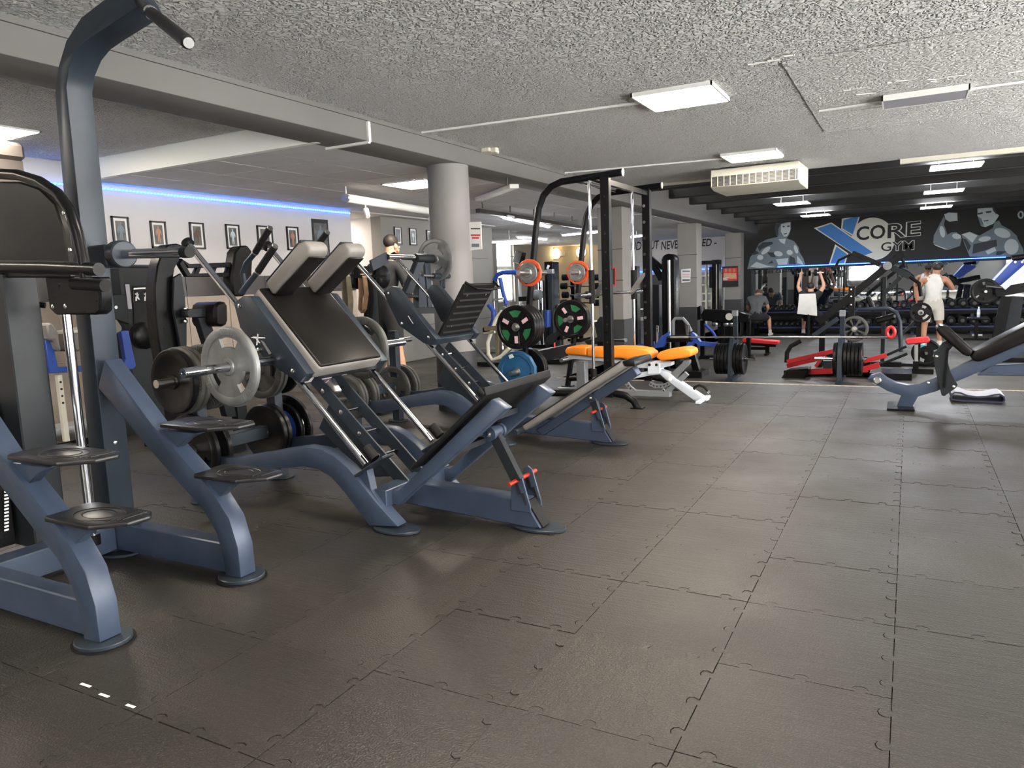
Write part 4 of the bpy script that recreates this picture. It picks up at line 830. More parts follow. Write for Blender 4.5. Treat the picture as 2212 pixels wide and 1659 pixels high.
def person(label, base, J, skin, hair, clothes, facing, cap=None, shoe='cloth_white'):
    """J: joint -> offset from base. facing: unit vector the face points to."""
    b = V(base); t = thing('person', label, 'person', b); f = V(facing).normalized()
    R = dict(pelvis=.125, waist=.115, chest=.145, neck=.056, skull=.088, crown=.075, sL=.075, sR=.075, eL=.046, eR=.046, wL=.032, wR=.032, hL=.036, hR=.036, tL=.1, tR=.1, kL=.062, kR=.062, cL=.058, cR=.058, aL=.038, aR=.038, fL=.04, fR=.04)
    N = {k: (*(b+V(v)), R[k]) for k, v in J.items()}
    E = [('pelvis','waist'),('waist','chest'),('chest','neck'),('neck','skull'),('skull','crown')]
    for s in 'LR':
        k = V(N['k'+s][:3]); a = V(N['a'+s][:3]); c = k*.65 + a*.35; N['c'+s] = (*c, R['cL'])
        E += [('chest','s'+s),('s'+s,'e'+s),('e'+s,'w'+s),('w'+s,'h'+s),('pelvis','t'+s),('t'+s,'k'+s),('k'+s,'c'+s),('c'+s,'a'+s),('a'+s,'f'+s)]
        h = V(N['h'+s][:3]); d = (h - V(N['w'+s][:3])).normalized(); sd = d.cross(f if abs(d.dot(f)) < .9 else Z_).normalized()
        for q in range(4):
            n1, n2 = 'g%s%d' % (s, q), 'i%s%d' % (s, q); o = sd*((q-1.5)*.018)
            N[n1] = (*(h + o + d*.045), .0095); N[n2] = (*(h + o*.9 + d*(.075 - .008*abs(q-1)) + f*.02), .008); E += [('h'+s, n1), (n1, n2)]
        n1, n2 = 'u'+s, 'v'+s; N[n1] = (*(h + sd*.035 + d*.01), .011); N[n2] = (*(h + sd*.05 + d*.035 + f*.015), .009); E += [('h'+s, n1), (n1, n2)]
    skin_mesh('body', N, E, 'pelvis', skin, t)
    sk = V(N['skull'][:3]); cr = V(N['crown'][:3]); up = (cr-sk).normalized(); side = up.cross(f).normalized()
    hc = (sk+cr)/2
    rot = Matrix((side, up.cross(side)*-1 if False else f - up*f.dot(up), up)).transposed()
    G().ball(hc + up*.035 - f*.022, .098, 16, 10, (.9, 1.02, .92), None).build('hair', hair, t) if not cap else G().ball(hc + up*.012 - f*.03, .094, 16, 10, (.92, 1, 1)).build('hair', hair, t)
    for s_ in (-1, 1): G().ball(hc + side*(s_*.088) - up*.02, .026, 8, 6, (.6, 1, 1.3)).build('ear', skin, t)
    G().ball(hc + f*.098 - up*.035, .02, 8, 6, (.8, 1, 1.3)).build('nose', skin, t)
    for s_ in (-1, 1): G().ball(hc + f*.086 + side*(s_*.034) - up*.005, .012, 8, 6).build('eye', 'plastic_white', t)
    G().ball(hc + f*.088 - up*.075, .02, 8, 6, (1.2, .5, .4)).build('mouth', 'print_red', t)
    if cap:
        c = G().ball(hc + up*.04, .108, 18, 10, (1, 1.05, .85)).build('cap', cap, t); G().prism([hc + up*.05 + side*(a*.085) + f*(.08+.1*math.cos(a*1.4)) for a in (-1,-.5,0,.5,1)] + [hc + up*.05 + side*.08 + f*.02, hc + up*.05 - side*.08 + f*.02], up*.008).build('brim', cap, c)
        G().ball(hc + up*.045 - f*.09, .03, 8, 6, (1, .6, 1)).build('badge', 'plastic_white', c)
    body = t.children[0]; o0 = origin(t); segs = [(x, y, V(N[x][:3])-o0, V(N[y][:3])-o0, N[x][3], N[y][3]) for x, y in E]; bmh = body.data
    def where(p):
        best = None
        for x, y, a, c, ra, rc in segs:
            d = c-a; u = max(0., min(1., (p-a).dot(d)/d.length_squared)); k = (p-(a+d*u)).length/(ra+(rc-ra)*u)
            if best is None or k < best[0]: best = (k, x, y, u)
        return best[1:]
    fw = [where(f_.center) for f_ in bmh.polygons]
    for nm, keep, mm, off in clothes:          # garments follow the body surface, a little outside it
        sel = [f_ for f_, w in zip(bmh.polygons, fw) if keep(*w)]; ids = sorted({i for f_ in sel for i in f_.vertices}); mp = {v: i for i, v in enumerate(ids)}
        g_ = G(); g_.v = [bmh.vertices[i].co + bmh.vertices[i].normal*off + o0 for i in ids]; g_.f = [[mp[i] for i in f_.vertices] for f_ in sel]; g_.build(nm, mm, t, ang=180)
    for s in 'LR':
        a, q = V(N['a'+s][:3]), V(N['f'+s][:3]); d = (q-a); d.z = 0; d = d.normalized() if d.length > .01 else f; w = Z_.cross(d); z0 = b.z + min(J['fL'][2], J['fR'][2]) - .04
        c = V((a.x, a.y, z0)); G().prism([c-d*.07-w*.04, c+d*.06-w*.048, c+d*.17-w*.042, c+d*.2, c+d*.17+w*.042, c+d*.06+w*.048, c-d*.07+w*.04], (0,0,.07)).build('shoe', shoe, t, bevel=.02, seg=2)
        G().cyl(V((a.x, a.y, z0+.05)), V((a.x, a.y, z0+.16)), .046, 10).build('sock', 'cloth_white', t)
    return t
TORSO = {('pelvis','waist'),('waist','chest')}
def shirt(m, sl=.6, off=.014): return ('shirt', lambda a, b, u: (a, b) in TORSO or (a, b) in (('chest','sL'),('chest','sR')) or ((a, b) == ('chest','neck') and u < .55) or (a[0]+b[0] == 'se' and u < sl), m, off)
def tank(m): return ('tank_top', lambda a, b, u: (a, b) in TORSO or ((a, b) in (('chest','sL'),('chest','sR')) and u < .62) or ((a, b) == ('chest','neck') and u < .35), m, .016)
def shorts(m, l=.8): return ('shorts', lambda a, b, u: ((a, b) == ('pelvis','waist') and u < .45) or a == 'pelvis' and b[0] == 't' or (a[0]+b[0] == 'tk' and u < l), m, .022)
# man in black, head bowed, beyond the leg press
bm_ = PX(833, 640, -5.72); base = V((-5.72, bm_.y, 0)); sc_ = 1.05
J = dict(pelvis=(0,0,.95), waist=(0,.0,1.12), chest=(0,.03,1.36), neck=(.02,.08,1.56), skull=(.03,.13,1.66), crown=(.035,.14,1.76), sL=(-.2,.02,1.46), sR=(.2,.04,1.46), eL=(-.27,.02,1.18), eR=(.3,.06,1.16), wL=(-.2,.22,1.05), wR=(.2,.24,1.02), hL=(-.17,.3,1.04), hR=(.16,.32,1.02), tL=(-.1,0,.88), tR=(.1,0,.88), kL=(-.11,.02,.5), kR=(.16,-.03,.5), aL=(-.11,0,.08), aR=(.3,-.1,.08), fL=(-.12,.14,.04), fR=(.36,.02,.04))
J = {k: tuple(x*sc_ for x in v) for k, v in J.items()}
person('dark haired man in black t-shirt with head bowed near the round column', base, J, 'skin_tone', 'hair_dark', [shirt('cloth_black', .75), shorts('cloth_black')], (.35, .93, -.3), shoe='cloth_black')
# man standing in white sleeveless top, hand at his face
q = PZ(2012, 752, LZ); sc_ = 1.0
J = dict(pelvis=(0,0,.93), waist=(0,.0,1.1), chest=(.0,.02,1.34), neck=(.03,.06,1.53), skull=(.05,.1,1.62), crown=(.06,.12,1.71), sL=(-.21,.0,1.43), sR=(.22,.02,1.43), eL=(-.3,.0,1.15), eR=(.36,.08,1.2), wL=(-.28,.06,.9), wR=(.16,.2,1.44), hL=(-.27,.09,.83), hR=(.1,.22,1.5), tL=(-.1,0,.86), tR=(.1,0,.86), kL=(-.14,.03,.48), kR=(.13,.0,.48), aL=(-.16,0,.08), aR=(.14,0,.08), fL=(-.18,.14,.04), fR=(.16,.14,.04))
person('man standing in white sleeveless top, pale shorts and black cap, hand at face', q, J, 'skin_tan', 'hair_dark', [tank('cloth_white'), shorts('cloth_beige', .75)], (.15, .98, -.25), cap='cloth_black', shoe='shoe_teal')
# seated man in grey, bent forward
q = PZ(1632, 727, LZ)
J = dict(pelvis=(0,0,.56), waist=(0,.06,.72), chest=(0,.17,.95), neck=(.0,.28,1.09), skull=(.0,.36,1.13), crown=(.0,.42,1.18), sL=(-.2,.17,1.02), sR=(.2,.17,1.02), eL=(-.27,.28,.76), eR=(.28,.28,.76), wL=(-.2,.45,.64), wR=(.2,.45,.64), hL=(-.15,.5,.6), hR=(.16,.5,.6), tL=(-.12,.05,.52), tR=(.12,.05,.52), kL=(-.26,.4,.5), kR=(.28,.4,.5), aL=(-.28,.38,.08), aR=(.32,.36,.08), fL=(-.3,.52,.04), fR=(.34,.5,.04))
person('man in grey t-shirt seated bent forward facing the mirror', q, J, 'skin_tone', 'hair_brown', [shirt('cloth_grey', .6), shorts('cloth_black', .7)], (0, .93, -.35))
gb = thing('flat_bench', 'low black bench under the seated man in grey', 'bench', q); G().box(q+V((0,.02,.41)), (.34, .9, .07)).build('seat_pad', 'leather_black', gb, bevel=.02, seg=2)
for s in (-.36, .38): G().box(q+V((0,s,.19)), (.06,.06,.37)).build('leg', 'steel_black', gb); G().box(q+V((0,s,.02)), (.4,.06,.04)).build('foot', 'steel_black', gb)
# man pressing two dumbbells on an upright bench, back to the room
q = PY(1748, 700, 20.55); q.z = LZ
J = dict(pelvis=(0,.3,.6), waist=(0,.24,.78), chest=(0,.2,1.0), neck=(0,.2,1.16), skull=(0,.22,1.25), crown=(0,.22,1.34), sL=(-.2,.2,1.1), sR=(.2,.2,1.1), eL=(-.32,.22,1.32), eR=(.32,.22,1.32), wL=(-.27,.24,1.56), wR=(.25,.24,1.56), hL=(-.25,.24,1.63), hR=(.23,.24,1.63), tL=(-.12,.36,.56), tR=(.12,.36,.56), kL=(-.22,.75,.52), kR=(.24,.75,.52), aL=(-.22,.7,.08), aR=(.24,.7,.08), fL=(-.22,.84,.04), fR=(.24,.84,.04))
person('man in black on a bench pressing two dumbbells overhead, back to the room', q, J, 'skin_tone', 'hair_dark', [shirt('cloth_black', .4), shorts('cloth_black', .8)], (0, 1, .1), shoe='cloth_black')
pb_ = thing('upright_bench', 'black upright bench with a pale towel hung over its back', 'bench', q)
G().prism([q+V((-.15,.02,.46)), q+V((.15,.02,.46)), q+V((.15,-.04,1.02)), q+V((.1,-.06,1.1)), q+V((-.1,-.06,1.1)), q+V((-.15,-.04,1.02))], (0,.07,0)).build('backrest', 'leather_black', pb_, bevel=.015, seg=2)
G().box(q+V((0,.36,.45)), (.32,.5,.07)).build('seat_pad', 'leather_black', pb_, bevel=.02, seg=2)
for a_, b_ in (((0,-.1,.04),(0,-.02,.9)), ((0,.5,.04),(0,.42,.42))): G().bar(q+V(a_), q+V(b_), .06, .06, side=X_).build('leg', 'steel_black', pb_)
G().box(q+V((0,.2,.03)), (.08,.8,.06)).build('floor_beam', 'steel_black', pb_); G().box(q+V((0,-.15,.025)), (.5,.07,.05)).build('foot', 'steel_black', pb_); G().box(q+V((0,.56,.025)), (.4,.07,.05)).build('foot', 'steel_black', pb_)
g = G(); W_ = .24
prof = [(.03,-.075,.62),(.0,-.085,.75),(.0,-.085,.98),(.0,-.06,1.115),(.0,.0,1.13),(0,.04,1.0)]
rows = [[q+V((-.05+W_*(u-.5)*2*(1-.05*i)+ .01*math.sin(7*u+i), y - .012*math.sin(9*u+2*i), z - (.06*u if i == 0 else 0))) for u in [k/6 for k in range(7)]] for i, (_, y, z) in enumerate(prof)]
vs = [p for r in rows for p in r]; n0 = len(vs); vs += [p+V((0,-.008,.004)) for p in vs]
fs = [(i*7+k, i*7+k+1, (i+1)*7+k+1, (i+1)*7+k) for i in range(5) for k in range(6)] + [(n0+i*7+k, n0+(i+1)*7+k, n0+(i+1)*7+k+1, n0+i*7+k+1) for i in range(5) for k in range(6)]
fs += [(i*7, (i+1)*7, n0+(i+1)*7, n0+i*7) for i in range(5)] + [(i*7+6, n0+i*7+6, n0+(i+1)*7+6, (i+1)*7+6) for i in range(5)] + [(k, n0+k, n0+k+1, k+1) for k in range(6)] + [(35+k, 36+k, n0+36+k, n0+35+k) for k in range(6)]
g.add(vs, fs); solo(g, 'towel', 'cloth_white', 'pale striped towel hung over the back of the upright bench', 'towel', q+V((0,-.06,.6)))
# ================================================================ dumbbells and their rack
def make_db(r, L, key):
    t = thing('dumbbell', 'dumbbell', 'dumbbell'); 
    for s in (-1, 1): G().lathe((0, s*L*.27, 0), V((0,s,0)), [(r*.8,0),(r,.012),(r,L*.2),(r*.8,L*.23)], 12).build('head', 'rubber_black', t); G().cyl((0, s*(L*.27+L*.23), 0), (0, s*(L*.27+L*.236), 0), r*.45, 10).build('end_disc', 'plate_iron', t)
    G().cyl((0,-L*.28,0), (0,L*.28,0), .015, 8).build('handle', 'chrome_dull', t); return t
dbs = make_db(.055, .26, 's'); dbm = make_db(.085, .3, 'm'); dbl = make_db(.105, .36, 'l'); tmpl = [dbs, dbm, dbl]
YR = 21.75
zu, zl = PY(1900, 668, YR).z, PY(1900, 703, YR).z
rk = thing('dumbbell_rack', 'long two-tier navy and black dumbbell rack below the mirror', 'rack', (0, YR, LZ))
for z in (zu, zl): G().bb((-3.85, YR-.2, z-.05), (4.2, YR-.14, z-.01)).build('shelf_rail', 'rack_navy', rk); G().bb((-3.85, YR+.08, z-.0), (4.2, YR+.14, z+.04)).build('shelf_rail', 'rack_navy', rk); G().bb((-3.85, YR-.2, z-.14), (4.2, YR-.17, z-.05)).build('shelf_skirt', 'steel_black', rk)
for x in (-3.8, -2.5, -1.2, .1, 1.4, 2.7, 4.1): G().bb((x-.035, YR-.13, LZ+.02), (x+.035, YR-.06, zu+.02)).build('rack_post', 'rack_navy', rk); G().bb((x-.04, YR-.3, LZ), (x+.04, YR+.25, LZ+.04)).build('rack_foot', 'rack_navy', rk)
G().bb((-3.8, YR+.0, LZ+.02), (4.1, YR+.03, zl-.06)).build('rack_back', 'steel_black', rk)
for z, nm in ((zu, 'upper'), (zl, 'lower')):
    x = -3.7
    while x < 4.1:
        k = 0 if x < -2.0 else (1 if x < .7 else 2); r = (.055, .085, .105)[k]
        o = dup(tmpl[k], Matrix.Translation(V((x, YR-.02, z + r + .015))), ('small', 'medium', 'large')[k] + ' round black dumbbell on the %s tier of the mirror-side rack' % nm, 'dumbbells on the %s rack tier' % nm); x += 2*r + .035
for hx_, s in ((-.25, 'left'), (.23, 'right')): dup(dbm, Matrix.Translation(q+V((hx_, .24, 1.66))) @ Matrix.Rotation(PI/2, 4, 'Z'), 'black dumbbell held up in the %s hand of the pressing man' % s, 'dumbbells held by the pressing man')
for t in tmpl:
    for c in list(t.children): bpy.data.objects.remove(c)
    bpy.data.objects.remove(t)
# ================================================================ two plate stands with a bar across them
def plate_stand(px_, label, nl, nr, keys):
    b = PZ(px_, 826, LZ); b.y = 12.0; b.x = PY(px_, 800, 12.0).x; t = thing('plate_stand', label, 'plate rack', (b.x, b.y, LZ))
    zt = PY(px_, 735, 12).z; ztop = PY(px_, 676, 12).z; zh = PY(px_, 775, 12).z
    G().rect([V((b.x, 11.82, LZ)), V((b.x, 11.84, LZ+.4)), V((b.x, 11.9, zt-.1)), V((b.x, 12.0, zt+.02))], .07, .06, X_).build('front_post', 'steel_slate', t, bevel=.004)
    G().bar((b.x, 12.35, LZ), (b.x, 12.2, ztop), .07, .07, side=X_).build('rear_post', 'steel_slate', t, bevel=.004); G().bb((b.x-.04, 12.14, ztop-.06), (b.x+.04, 12.26, ztop+.03)).build('bar_cup', 'steel_grey', t, bevel=.004)
    G().bb((b.x-.05, 11.75, LZ), (b.x+.05, 12.45, LZ+.05)).build('floor_beam', 'steel_slate', t); G().bar((b.x, 11.95, zt-.03), (b.x, 12.24, zt-.03), .05, .05).build('tie', 'steel_slate', t)
    G().cyl((b.x-.36, 12.0, zh), (b.x+.36, 12.0, zh), .0245, 14).build('plate_horn', 'chrome', t)
    stack(nl, (b.x-.045, 12.0, zh), (-1,0,0), ['black plate number %s counted outward on the %s' % (w, keys[0]) for w in ('one', 'two', 'three', 'four', 'five')][:len(nl)], 'plates on the stands at the floor edge')
    stack(nr, (b.x+.045, 12.0, zh), (1,0,0), ['black plate number %s counted outward on the %s' % (w, keys[1]) for w in ('one', 'two', 'three', 'four', 'five')][:len(nr)], 'plates on the stands at the floor edge')
    return b.x, zt
xa, za_ = plate_stand(1582, 'slate blue plate stand with black plates beside the orange padded bench', ['blackhuge']*4, ['blackhuge']*3, ('orange bench side of the first stand', 'red lever side of the first stand'))
xb2, zb2 = plate_stand(1815, 'slate blue plate stand rising from the red lever machine', ['blackhuge'], ['blackhuge']*5, ('first stand side of the second stand', 'curved bench side of the second stand'))
bar = thing('barbell', 'long steel barbell resting across both plate stands with a red clip', 'barbell', (xa, 12.03, za_+.05))
zc_ = za_ + .045
G().cyl((xa-.72, 12.05, zc_), (xb2+.12, 12.05, zc_), .015, 12).build('shaft', 'chrome_dull', bar); G().cyl((xb2+.12, 12.05, zc_), (xb2+.62, 12.05, zc_), .025, 14).build('sleeve', 'chrome', bar); G().cyl((xa-.72-.3, 12.05, zc_), (xa-.72, 12.05, zc_), .025, 14).build('sleeve', 'chrome_dull', bar)
G().tube([V((xb2+.66, 12.05+.0, zc_)) + V((.05*math.cos(a), 0, .07+.075*math.sin(a))) for a in [2*PI*i/16 for i in range(16)]], .026, 8, closed=True).build('clip', 'steel_red', bar)
# ================================================================ helpers for far machines: bars given by pixel on one plane
def pbar(t, nm, m, Y, a, b, w, h=None, bev=.004): return G().bar(PY(*a, Y), PY(*b, Y), w, h or w).build(nm, m, t, bevel=bev)
def ptube(t, nm, m, Y, pts, r, n=10): return G().tube([PY(*p, Y) for p in pts], r, n).build(nm, m, t)
def ppoly(t, nm, m, Y, pts, d, bev=.004): return G().pY(pts, Y, Y+d).build(nm, m, t, bevel=bev)
def floorbar(t, nm, m, Y, x0, x1, z0, w=.08, h=.06):
    a, b = PY(x0, 700, Y).x, PY(x1, 700, Y).x; return G().bb((min(a,b), Y-w/2, z0), (max(a,b), Y+w/2, z0+h)).build(nm, m, t, bevel=.004)
# red and black lever machine between the stands
Yr = 12.75; rl = thing('lever_row_machine', 'red and black lever machine with black pad between the plate stands', 'gym machine', (PY(1760, 800, Yr).x, Yr, LZ))
for dy in (-.22, .22):
    pbar(rl, 'lever_arm', 'steel_red', Yr+dy, (1700,786+dy*20), (1812,760+dy*20), .05, .07); pbar(rl, 'lever_arm', 'steel_red', Yr+dy, (1866,780), (1916,767), .05, .07); ptube(rl, 'handle', 'rubber_black', Yr+dy, [(1916,767),(1958,748)], .02)
pbar(rl, 'base_beam', 'steel_red', Yr-.1, (1740,803), (1875,798), .07, .09); pbar(rl, 'base_beam', 'steel_red', Yr-.1, (1866,797), (1900,788), .06, .08); ptube(rl, 'handle', 'rubber_black', Yr-.1, [(1900,788),(1960,764)], .022)
ppoly(rl, 'foot_pad', 'leather_black', Yr-.4, [(1684,822),(1697,801),(1748,796),(1740,816),(1728,826),(1690,828)], .4, .02)
ptube(rl, 'roll_bar', 'rubber_black', Yr-.2, [(1699,783),(1700,762),(1708,748),(1730,736)], .035, 12)
pbar(rl, 'diagonal_link', 'steel_red', Yr-.2, (1762,792), (1782,762), .05, .05)
G().bb((PY(1690,0,Yr).x if False else PY(1700,800,Yr).x, Yr-.3, LZ), (PY(1700,800,Yr).x+.1, Yr+.3, LZ+.06)).build('floor_bar', 'steel_black', rl); G().bb((PY(1880,800,Yr).x, Yr-.35, LZ), (PY(1970,800,Yr).x, Yr+.35, LZ+.1)).build('floor_bar', 'steel_black', rl); floorbar(rl, 'floor_bar', 'steel_black', Yr, 1695, 1960, LZ, .1, .08)
G().bb((PY(1785,800,Yr).x, Yr-.05, LZ), (PY(1800,800,Yr).x, Yr+.05, PY(1800,760,Yr).z)).build('pivot_post', 'steel_black', rl); G().bb((PY(1868,800,Yr).x, Yr-.05, LZ), (PY(1880,800,Yr).x, Yr+.05, PY(1800,770,Yr).z)).build('pivot_post', 'steel_black', rl)
ppoly(rl, 'label_plate', 'steel_slate', Yr-.28, [(1778,778),(1797,778),(1797,796),(1778,796)], .02); ppoly(rl, 'white_label', 'print_white', Yr-.285, [(1778,776),(1797,776),(1797,780),(1778,780)], .004)
# red seat on a notched post
Ys = 13.3; rs = thing('red_stool', 'small red padded seat on a notched steel post', 'stool', (PY(1980, 800, Ys).x, Ys, LZ))
ppoly(rs, 'seat_pad', 'leather_red', Ys-.15, [(1955,737),(1958,733),(2004,729),(2009,732),(2008,740),(1960,745)], .3, .015); pbar(rs, 'post', 'chrome_dull', Ys, (1979,744), (1979,782), .05); G().bb((PY(1979,760,Ys).x-.04, Ys-.04, LZ), (PY(1979,760,Ys).x+.04, Ys+.04, PY(1979,780,Ys).z)).build('sleeve', 'steel_black', rs); G().bb((PY(1979,760,Ys).x-.3, Ys-.05, LZ), (PY(1979,760,Ys).x+.25, Ys+.05, LZ+.08)).build('floor_beam', 'steel_black', rs)
# tall black lever pulldown machine
Yp = 14.2; pm = thing('lever_pulldown_machine', 'tall black plate-loaded machine with long slanted arm and bent handles before the logo', 'gym machine', (PY(1850, 760, Yp).x, Yp, LZ))
pbar(pm, 'slanted_arm', 'steel_black', Yp, (1768,697), (1950,548), .09, .12); pbar(pm, 'top_cross', 'steel_black', Yp-.2, (1841,546), (1902,572), .06, .08); ptube(pm, 'handle', 'rubber_black', Yp-.2, [(1841,548),(1812,562),(1805,576)], .022); ptube(pm, 'handle', 'rubber_black', Yp+.2, [(1940,548),(1952,566),(1955,578)], .022)
pbar(pm, 'rear_arm', 'steel_charcoal', Yp+.1, (1926,578), (1965,598), .07, .09); ptube(pm, 'rear_link', 'steel_black', Yp+.1, [(1965,598),(1985,612),(1990,640)], .03)
G().lathe(PY(1917, 574, Yp-.07), -Y_, [(.07,0),(.07,.012)], 20).build('badge', 'plate_silver', pm)
for x0, x1 in ((1833, 1847),): G().bb((PY(x0,650,Yp).x, Yp-.06, LZ), (PY(x1,650,Yp).x, Yp+.06, PY(1840,618,Yp).z)).build('main_post', 'steel_black', pm, bevel=.004)
for y_ in (625, 640, 658): G().lathe(PY(1839, y_, Yp-.06), -Y_, [(.014,0),(.014,.01)], 8).build('bolt', 'bolt_metal', pm)
G().bb((PY(1904,650,Yp).x, Yp+.3, LZ), (PY(1913,650,Yp).x, Yp+.4, PY(1905,598,Yp).z)).build('rear_post', 'steel_charcoal', pm, bevel=.004); pbar(pm, 'brace', 'steel_charcoal', Yp+.2, (1912,632), (1946,598), .07)
ptube(pm, 'thigh_bar', 'steel_slate', Yp-.1, [(1853,668),(1920,667),(1936,675),(1944,695),(1946,760)], .035, 12); pbar(pm, 'thigh_pad', 'leather_black', Yp-.15, (1890,694), (1935,682), .2, .1, .03); pbar(pm, 'front_brace', 'steel_slate', Yp-.1, (1756,726), (1810,688), .06, .08)
pbar(pm, 'back_pad', 'leather_black', Yp+.1, (1875,640), (1888,672), .26, .08, .02); G().bb((PY(1768,720,Yp).x, Yp-.3, LZ), (PY(1780,720,Yp).x, Yp+.3, LZ+.07)).build('floor_bar', 'steel_black', pm); floorbar(pm, 'floor_beam', 'steel_black', Yp, 1768, 1950, LZ, .09, .08); G().bb((PY(1770,720,Yp).x, Yp-.04, LZ), (PY(1782,720,Yp).x, Yp+.04, PY(1770,690,Yp).z)).build('front_post', 'steel_black', pm)
G().cyl(PY(1846, 710, Yp-.45), PY(1846, 710, Yp), .025, 12).build('plate_horn', 'chrome_dull', pm)
stack(['spoke','spoke'], PY(1846, 710, Yp-.1), (0,-1,0), ['grey four-spoke plate against the post of the tall lever machine', 'grey four-spoke plate facing out on the tall lever machine'], 'spoked plates on the tall lever machine')
xq = PY(1989, 675, Yp).x; zq = PY(1989, 675, Yp).z
ar = thing('plate_peg_stand', 'black upright peg stand holding a wheel-like plate before the standing man', 'plate rack', (xq, Yp+.1, LZ)); G().bar((xq-.02, Yp+.1, LZ+.04), (xq-.02, Yp+.1, zq+.2), .07, .07).build('post', 'steel_black', ar); G().bb((xq-.3, Yp+.05, LZ), (xq+.3, Yp+.15, LZ+.05)).build('foot', 'steel_black', ar); G().bar((xq-.02, Yp+.12, zq-.1), (xq-.32, Yp+.12, zq-.42), .06, .05).build('brace', 'steel_charcoal', ar)
G().cyl((xq, Yp-.2, zq), (xq, Yp+.1, zq), .024, 12).build('peg', 'chrome', ar); plate('wheel', (xq, Yp-.02, zq), 'thin black wheel-like plate on the peg stand before the standing man', None, roll=.3)
G().cyl((xq+.1, Yp-.16, LZ+.25), (xq+.1, Yp+.1, LZ+.25), .024, 12).build('peg', 'chrome', ar); plate('blacktri', (xq+.1, Yp, LZ+.25), 'black grip plate low on the peg stand beside the red seat', None, roll=1.)
# blue plate-loaded press at far right
Yb = 15.6; bp_ = thing('chest_press_machine', 'royal blue and black plate-loaded press machine with white lever near the bottle stool', 'gym machine', (PY(2180, 700, Yb).x, Yb, LZ))
ppoly(bp_, 'blue_panel', 'steel_royal', Yb, [(2142,608),(2187,560),(2212,562),(2240,570),(2166,616)], .3); pbar(bp_, 'white_lever', 'steel_white', Yb-.2, (2166,622), (2260,540), .08, .1); pbar(bp_, 'white_edge', 'steel_white', Yb-.02, (2145,606), (2190,558), .03, .03)
pbar(bp_, 'main_post', 'steel_black', Yb+.1, (2174,640), (2154,732), .12, .16); pbar(bp_, 'rear_post', 'steel_charcoal', Yb+.3, (2196,640), (2182,735), .12, .2); pbar(bp_, 'weight_arm', 'steel_black', Yb-.1, (2150,632), (2260,612), .14, .16)
G().cyl(PY(2131, 618, Yb-.3), PY(2172, 622, Yb-.2), .026, 12).build('lever_horn', 'chrome', bp_); G().bb((PY(2140,700,Yb).x, Yb-.5, LZ), (PY(2240,700,Yb).x, Yb+.5, LZ+.08)).build('floor_frame', 'steel_black', bp_); ptube(bp_, 'cross_head', 'steel_black', Yb, [(2185,558),(2240,552)], .05)
for x in (2193, 2208): G().lathe(PY(x, 566, Yb-.02), -Y_, [(.02,0),(.02,.01)], 8).build('bolt', 'bolt_metal', bp_)
c = PY(2127, 629, Yb); G().cyl(c+V((0,-.25,0)), c+V((0,.25,0)), .024, 12).build('side_horn', 'chrome_dull', bp_); G().bar(c+V((0,.2,0)), PY(2172,645,Yb+.2), .08, .08).build('side_arm', 'steel_black', bp_)
stack(['blacktri','blacktri'], c, (0,-1,0), ['black grip plate on the inner side of the blue press horn', 'black grip plate facing out on the blue press horn'], 'plates on the blue press machine')
q = PZ(2108, 735, LZ); so = thing('low_stool', 'low black stool with a water bottle standing on it', 'stool', q)
zs = PY(2110, 688, q.y).z; G().box((q.x+.02, q.y, zs), (.42, .34, .06)).build('seat_pad', 'leather_black', so, bevel=.02, seg=2); G().box((q.x, q.y, (zs+LZ)/2), (.07, .07, zs-LZ-.05)).build('post', 'steel_black', so); G().box((q.x, q.y, LZ+.025), (.5, .1, .05)).build('foot', 'steel_black', so); G().box((q.x+.02, q.y, LZ+.12), (.2, .03, .04)).build('foot_rest', 'chrome_dull', so)
bt = thing('water_bottle', 'clear water bottle with white cap standing on the low black stool', 'bottle', (q.x+.03, q.y, zs+.03)); G().lathe((q.x+.03, q.y, zs+.03), Z_, [(.032,0),(.035,.01),(.035,.14),(.03,.17),(.013,.2),(.013,.21)], 14).build('bottle_body', 'water', bt); G().cyl((q.x+.03, q.y, zs+.24), (q.x+.03, q.y, zs+.265), .016, 10).build('cap', 'plastic_white', bt); G().lathe((q.x+.03, q.y, zs+.09), Z_, [(.0355,0),(.0355,.05)], 14).build('label', 'print_white', bt)
# red flat bench
q = PZ(1655, 766, LZ); fb_ = thing('flat_bench', 'flat red padded bench on black legs beside the first plate stand', 'bench', q)
ppoly(fb_, 'seat_pad', 'leather_red', q.y-.13, [(1602,733),(1606,731),(1680,737),(1682,741),(1679,745),(1604,740)], .28, .012); pbar(fb_, 'rail', 'steel_black', q.y, (1605,742), (1676,747), .06, .05); 
for x in (1612, 1658): G().bb((PY(x,750,q.y).x-.04, q.y-.04, LZ), (PY(x,750,q.y).x+.04, q.y+.04, PY(x,744,q.y).z)).build('leg', 'steel_black', fb_); G().bb((PY(x,750,q.y).x-.03, q.y-.24, LZ), (PY(x,750,q.y).x+.03, q.y+.24, LZ+.04)).build('foot', 'steel_black', fb_)
G().bb((PY(1612,750,q.y).x, q.y-.03, LZ+.1), (PY(1658,750,q.y).x, q.y+.03, LZ+.16)).build('stretcher', 'steel_black', fb_)
